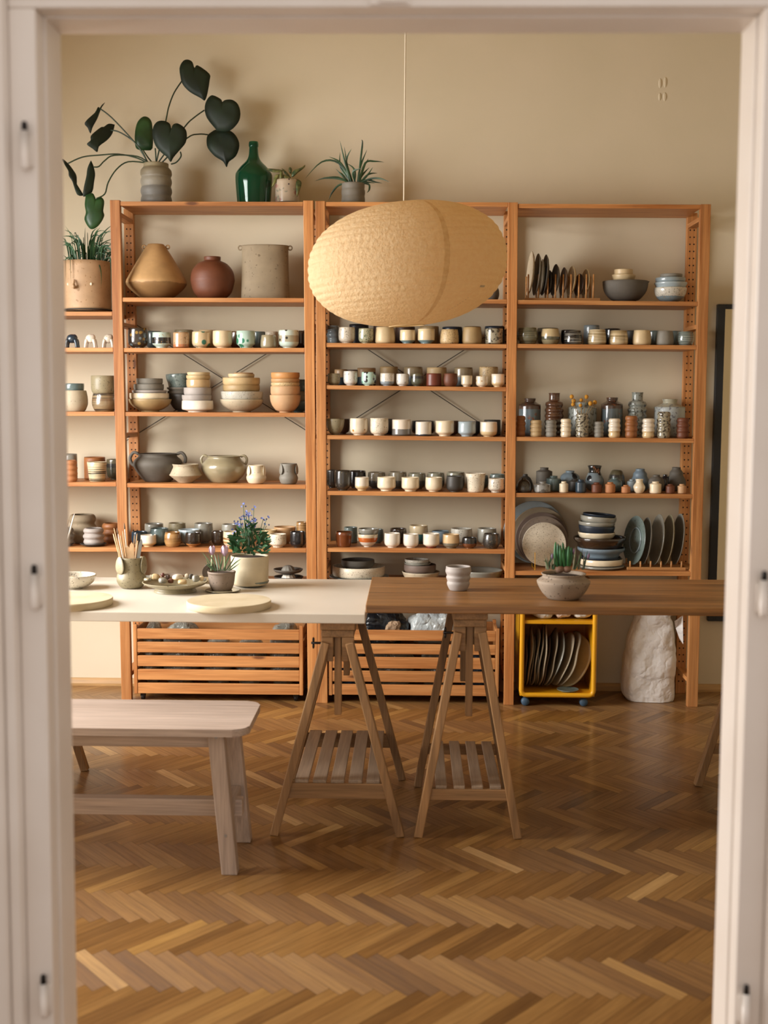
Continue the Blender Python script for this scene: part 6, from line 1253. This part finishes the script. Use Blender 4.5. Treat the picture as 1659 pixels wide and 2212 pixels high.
# dark ear-shaped dish and white dish behind the crocus pot
c = atz(445, 1259, ZW); rr = .026
o = link('bowl', pot_bm('bowl', .03, .026), gm('cream'), smooth=True, loc=(c.x-.005, c.y-.01, ZW)); tag(o, 'small white bowl behind the crocus pot', 'bowl')
o2 = link('dish', plate_bm(.034, .008), gm('dbrown'), smooth=True, loc=(c.x+.022, c.y+.0, ZW+.037)); o2.rotation_euler = Vector((-.25, -1, .2)).to_track_quat('Z', 'Y').to_euler(); tag(o2, 'dark brown little dish standing upright behind the crocus pot', 'dish')
# ------------------------------------------------ things on the brown table
def dpot(kind, shape, g_, x0, x1, yt, yb, lab, cat, seg=40):
    c = atz((x0+x1)/2, yb, ZD); r0 = (x1-x0)/2*mpp(c.y+.03); Yc = c.y+r0*.6; r = (x1-x0)/2*mpp(Yc); h = at((x0+x1)/2, yt, Yc+r*.8).z-ZD
    o = link(kind, pot_bm(shape, r, h, th=.005, seg=seg), gm(g_), smooth=True, loc=(at((x0+x1)/2, yb, Yc).x, Yc, ZD+.0003))
    if lab: tag(o, lab, cat)
    return o, r, h
dpot('cup', [(0, 0), (.62, 0), (.7, .04), (.84, .2), (.88, .3), (.86, .36), (.84, .4), (.93, .52), (.93, .58), (.88, .64), (.98, .76), (1, .84), (.97, .92), (.96, 1)], 'lilac', 961.5, 1018, 1221, 1277.5, 'ribbed grey-beige cup standing on the brown table', 'cup')
pp, r, h = dpot('planter', [(0, 0), (.52, 0), (.6, .03), (.8, .25), (.95, .52), (1, .68), (.97, .74), (.86, .82), (.8, .86), (.79, .92), (.84, 1)], 'stone', 1158.5, 1274.5, 1232.5, 1298.5, None, None, 56)
root = potted('hyacinth_planter', 'rough brown planter with sprouting hyacinths on the brown table', *pp.location[:2], ZD); pp.parent = root; pp.location = (0, 0, 0.0003); soil(root, r*.76, h*.88)
W6 = lambda x, y, dy=0: at(1090+x/3.606, 1070+y/3.606, root.location.y+dy)-root.location
HG = leafmat('hyacinth_leaf', '1f5230', '3a7a42', .4, 25); BULB = plain('bulb_skin', '6a4a3c', .7, c2='8f705a', nscale=60)
for cx_, tops in ((430, [(398, 362), (415, 375), (432, 385), (452, 365)]), (485, [(462, 420), (480, 400), (500, 395), (518, 405)])):
    for j, (tx, ty) in enumerate(tops):
        b = W6(cx_+(j-1.5)*10, 560, (j % 2)*.008-.004); m_ = W6((cx_+tx)/2+(j-1.5)*12, 470, (j % 2)*.014-.01); e = W6(tx, ty, (j % 2)*.01); P = spline([b, m_, e], 5); bm = bmesh.new(); n = len(P)
        tube(bm, P, [(.0022+.0036*math.sin((.15+.85*i/(n-1))*math.pi)) if i < n-1 else .0008 for i in range(n)], 8)
        for v in bm.verts: v.co.y = v.co.y*.7
        link('hyacinth_leaf', bm, HG, root, smooth=True)
    q = W6(cx_, 575); bm = bmesh.new(); bmesh.ops.create_uvsphere(bm, u_segments=14, v_segments=10, radius=1, matrix=Matrix.Translation(q) @ Matrix.Diagonal((.015, .014, .012, 1))); link('bulb', bm, BULB, root, smooth=True)
PAL = leafmat('pale_sprout', '7f7a60', 'a09a80', .6, 40); rnd = random.Random(4)
for i in range(26):
    bx = rnd.choice([350+rnd.uniform(-30, 40), 570+rnd.uniform(-50, 50)]); tx = bx+rnd.uniform(-35, 35)+(25 if bx > 500 else -8); ty = rnd.uniform(440, 520) if bx < 450 else rnd.uniform(385, 500); dy = rnd.uniform(-.02, .02)
    bm = bmesh.new(); ribbon(bm, [W6(bx, 580, dy), W6((bx+tx)/2+rnd.uniform(-6, 6), 520, dy), W6(tx, ty, dy*1.5)], .0045, .3); link('sprout_leaf', bm, [PAL, SG, CG][i % 3], root, smooth=True)
for fx, fy, ang in ((372, 462, 0), (652, 462, .6), (540, 425, .1)):
    bm = bmesh.new(); b_, e = W6(fx-10*ang, fy+35), W6(fx+14*ang, fy-12); tube(bm, [b_, (b_+e)/2, e], [.002, .005, .001], 8); link('crocus_bud', bm, plain('bud_violet', '6f5a78', .6, c2='8b6f80'), root, smooth=True)
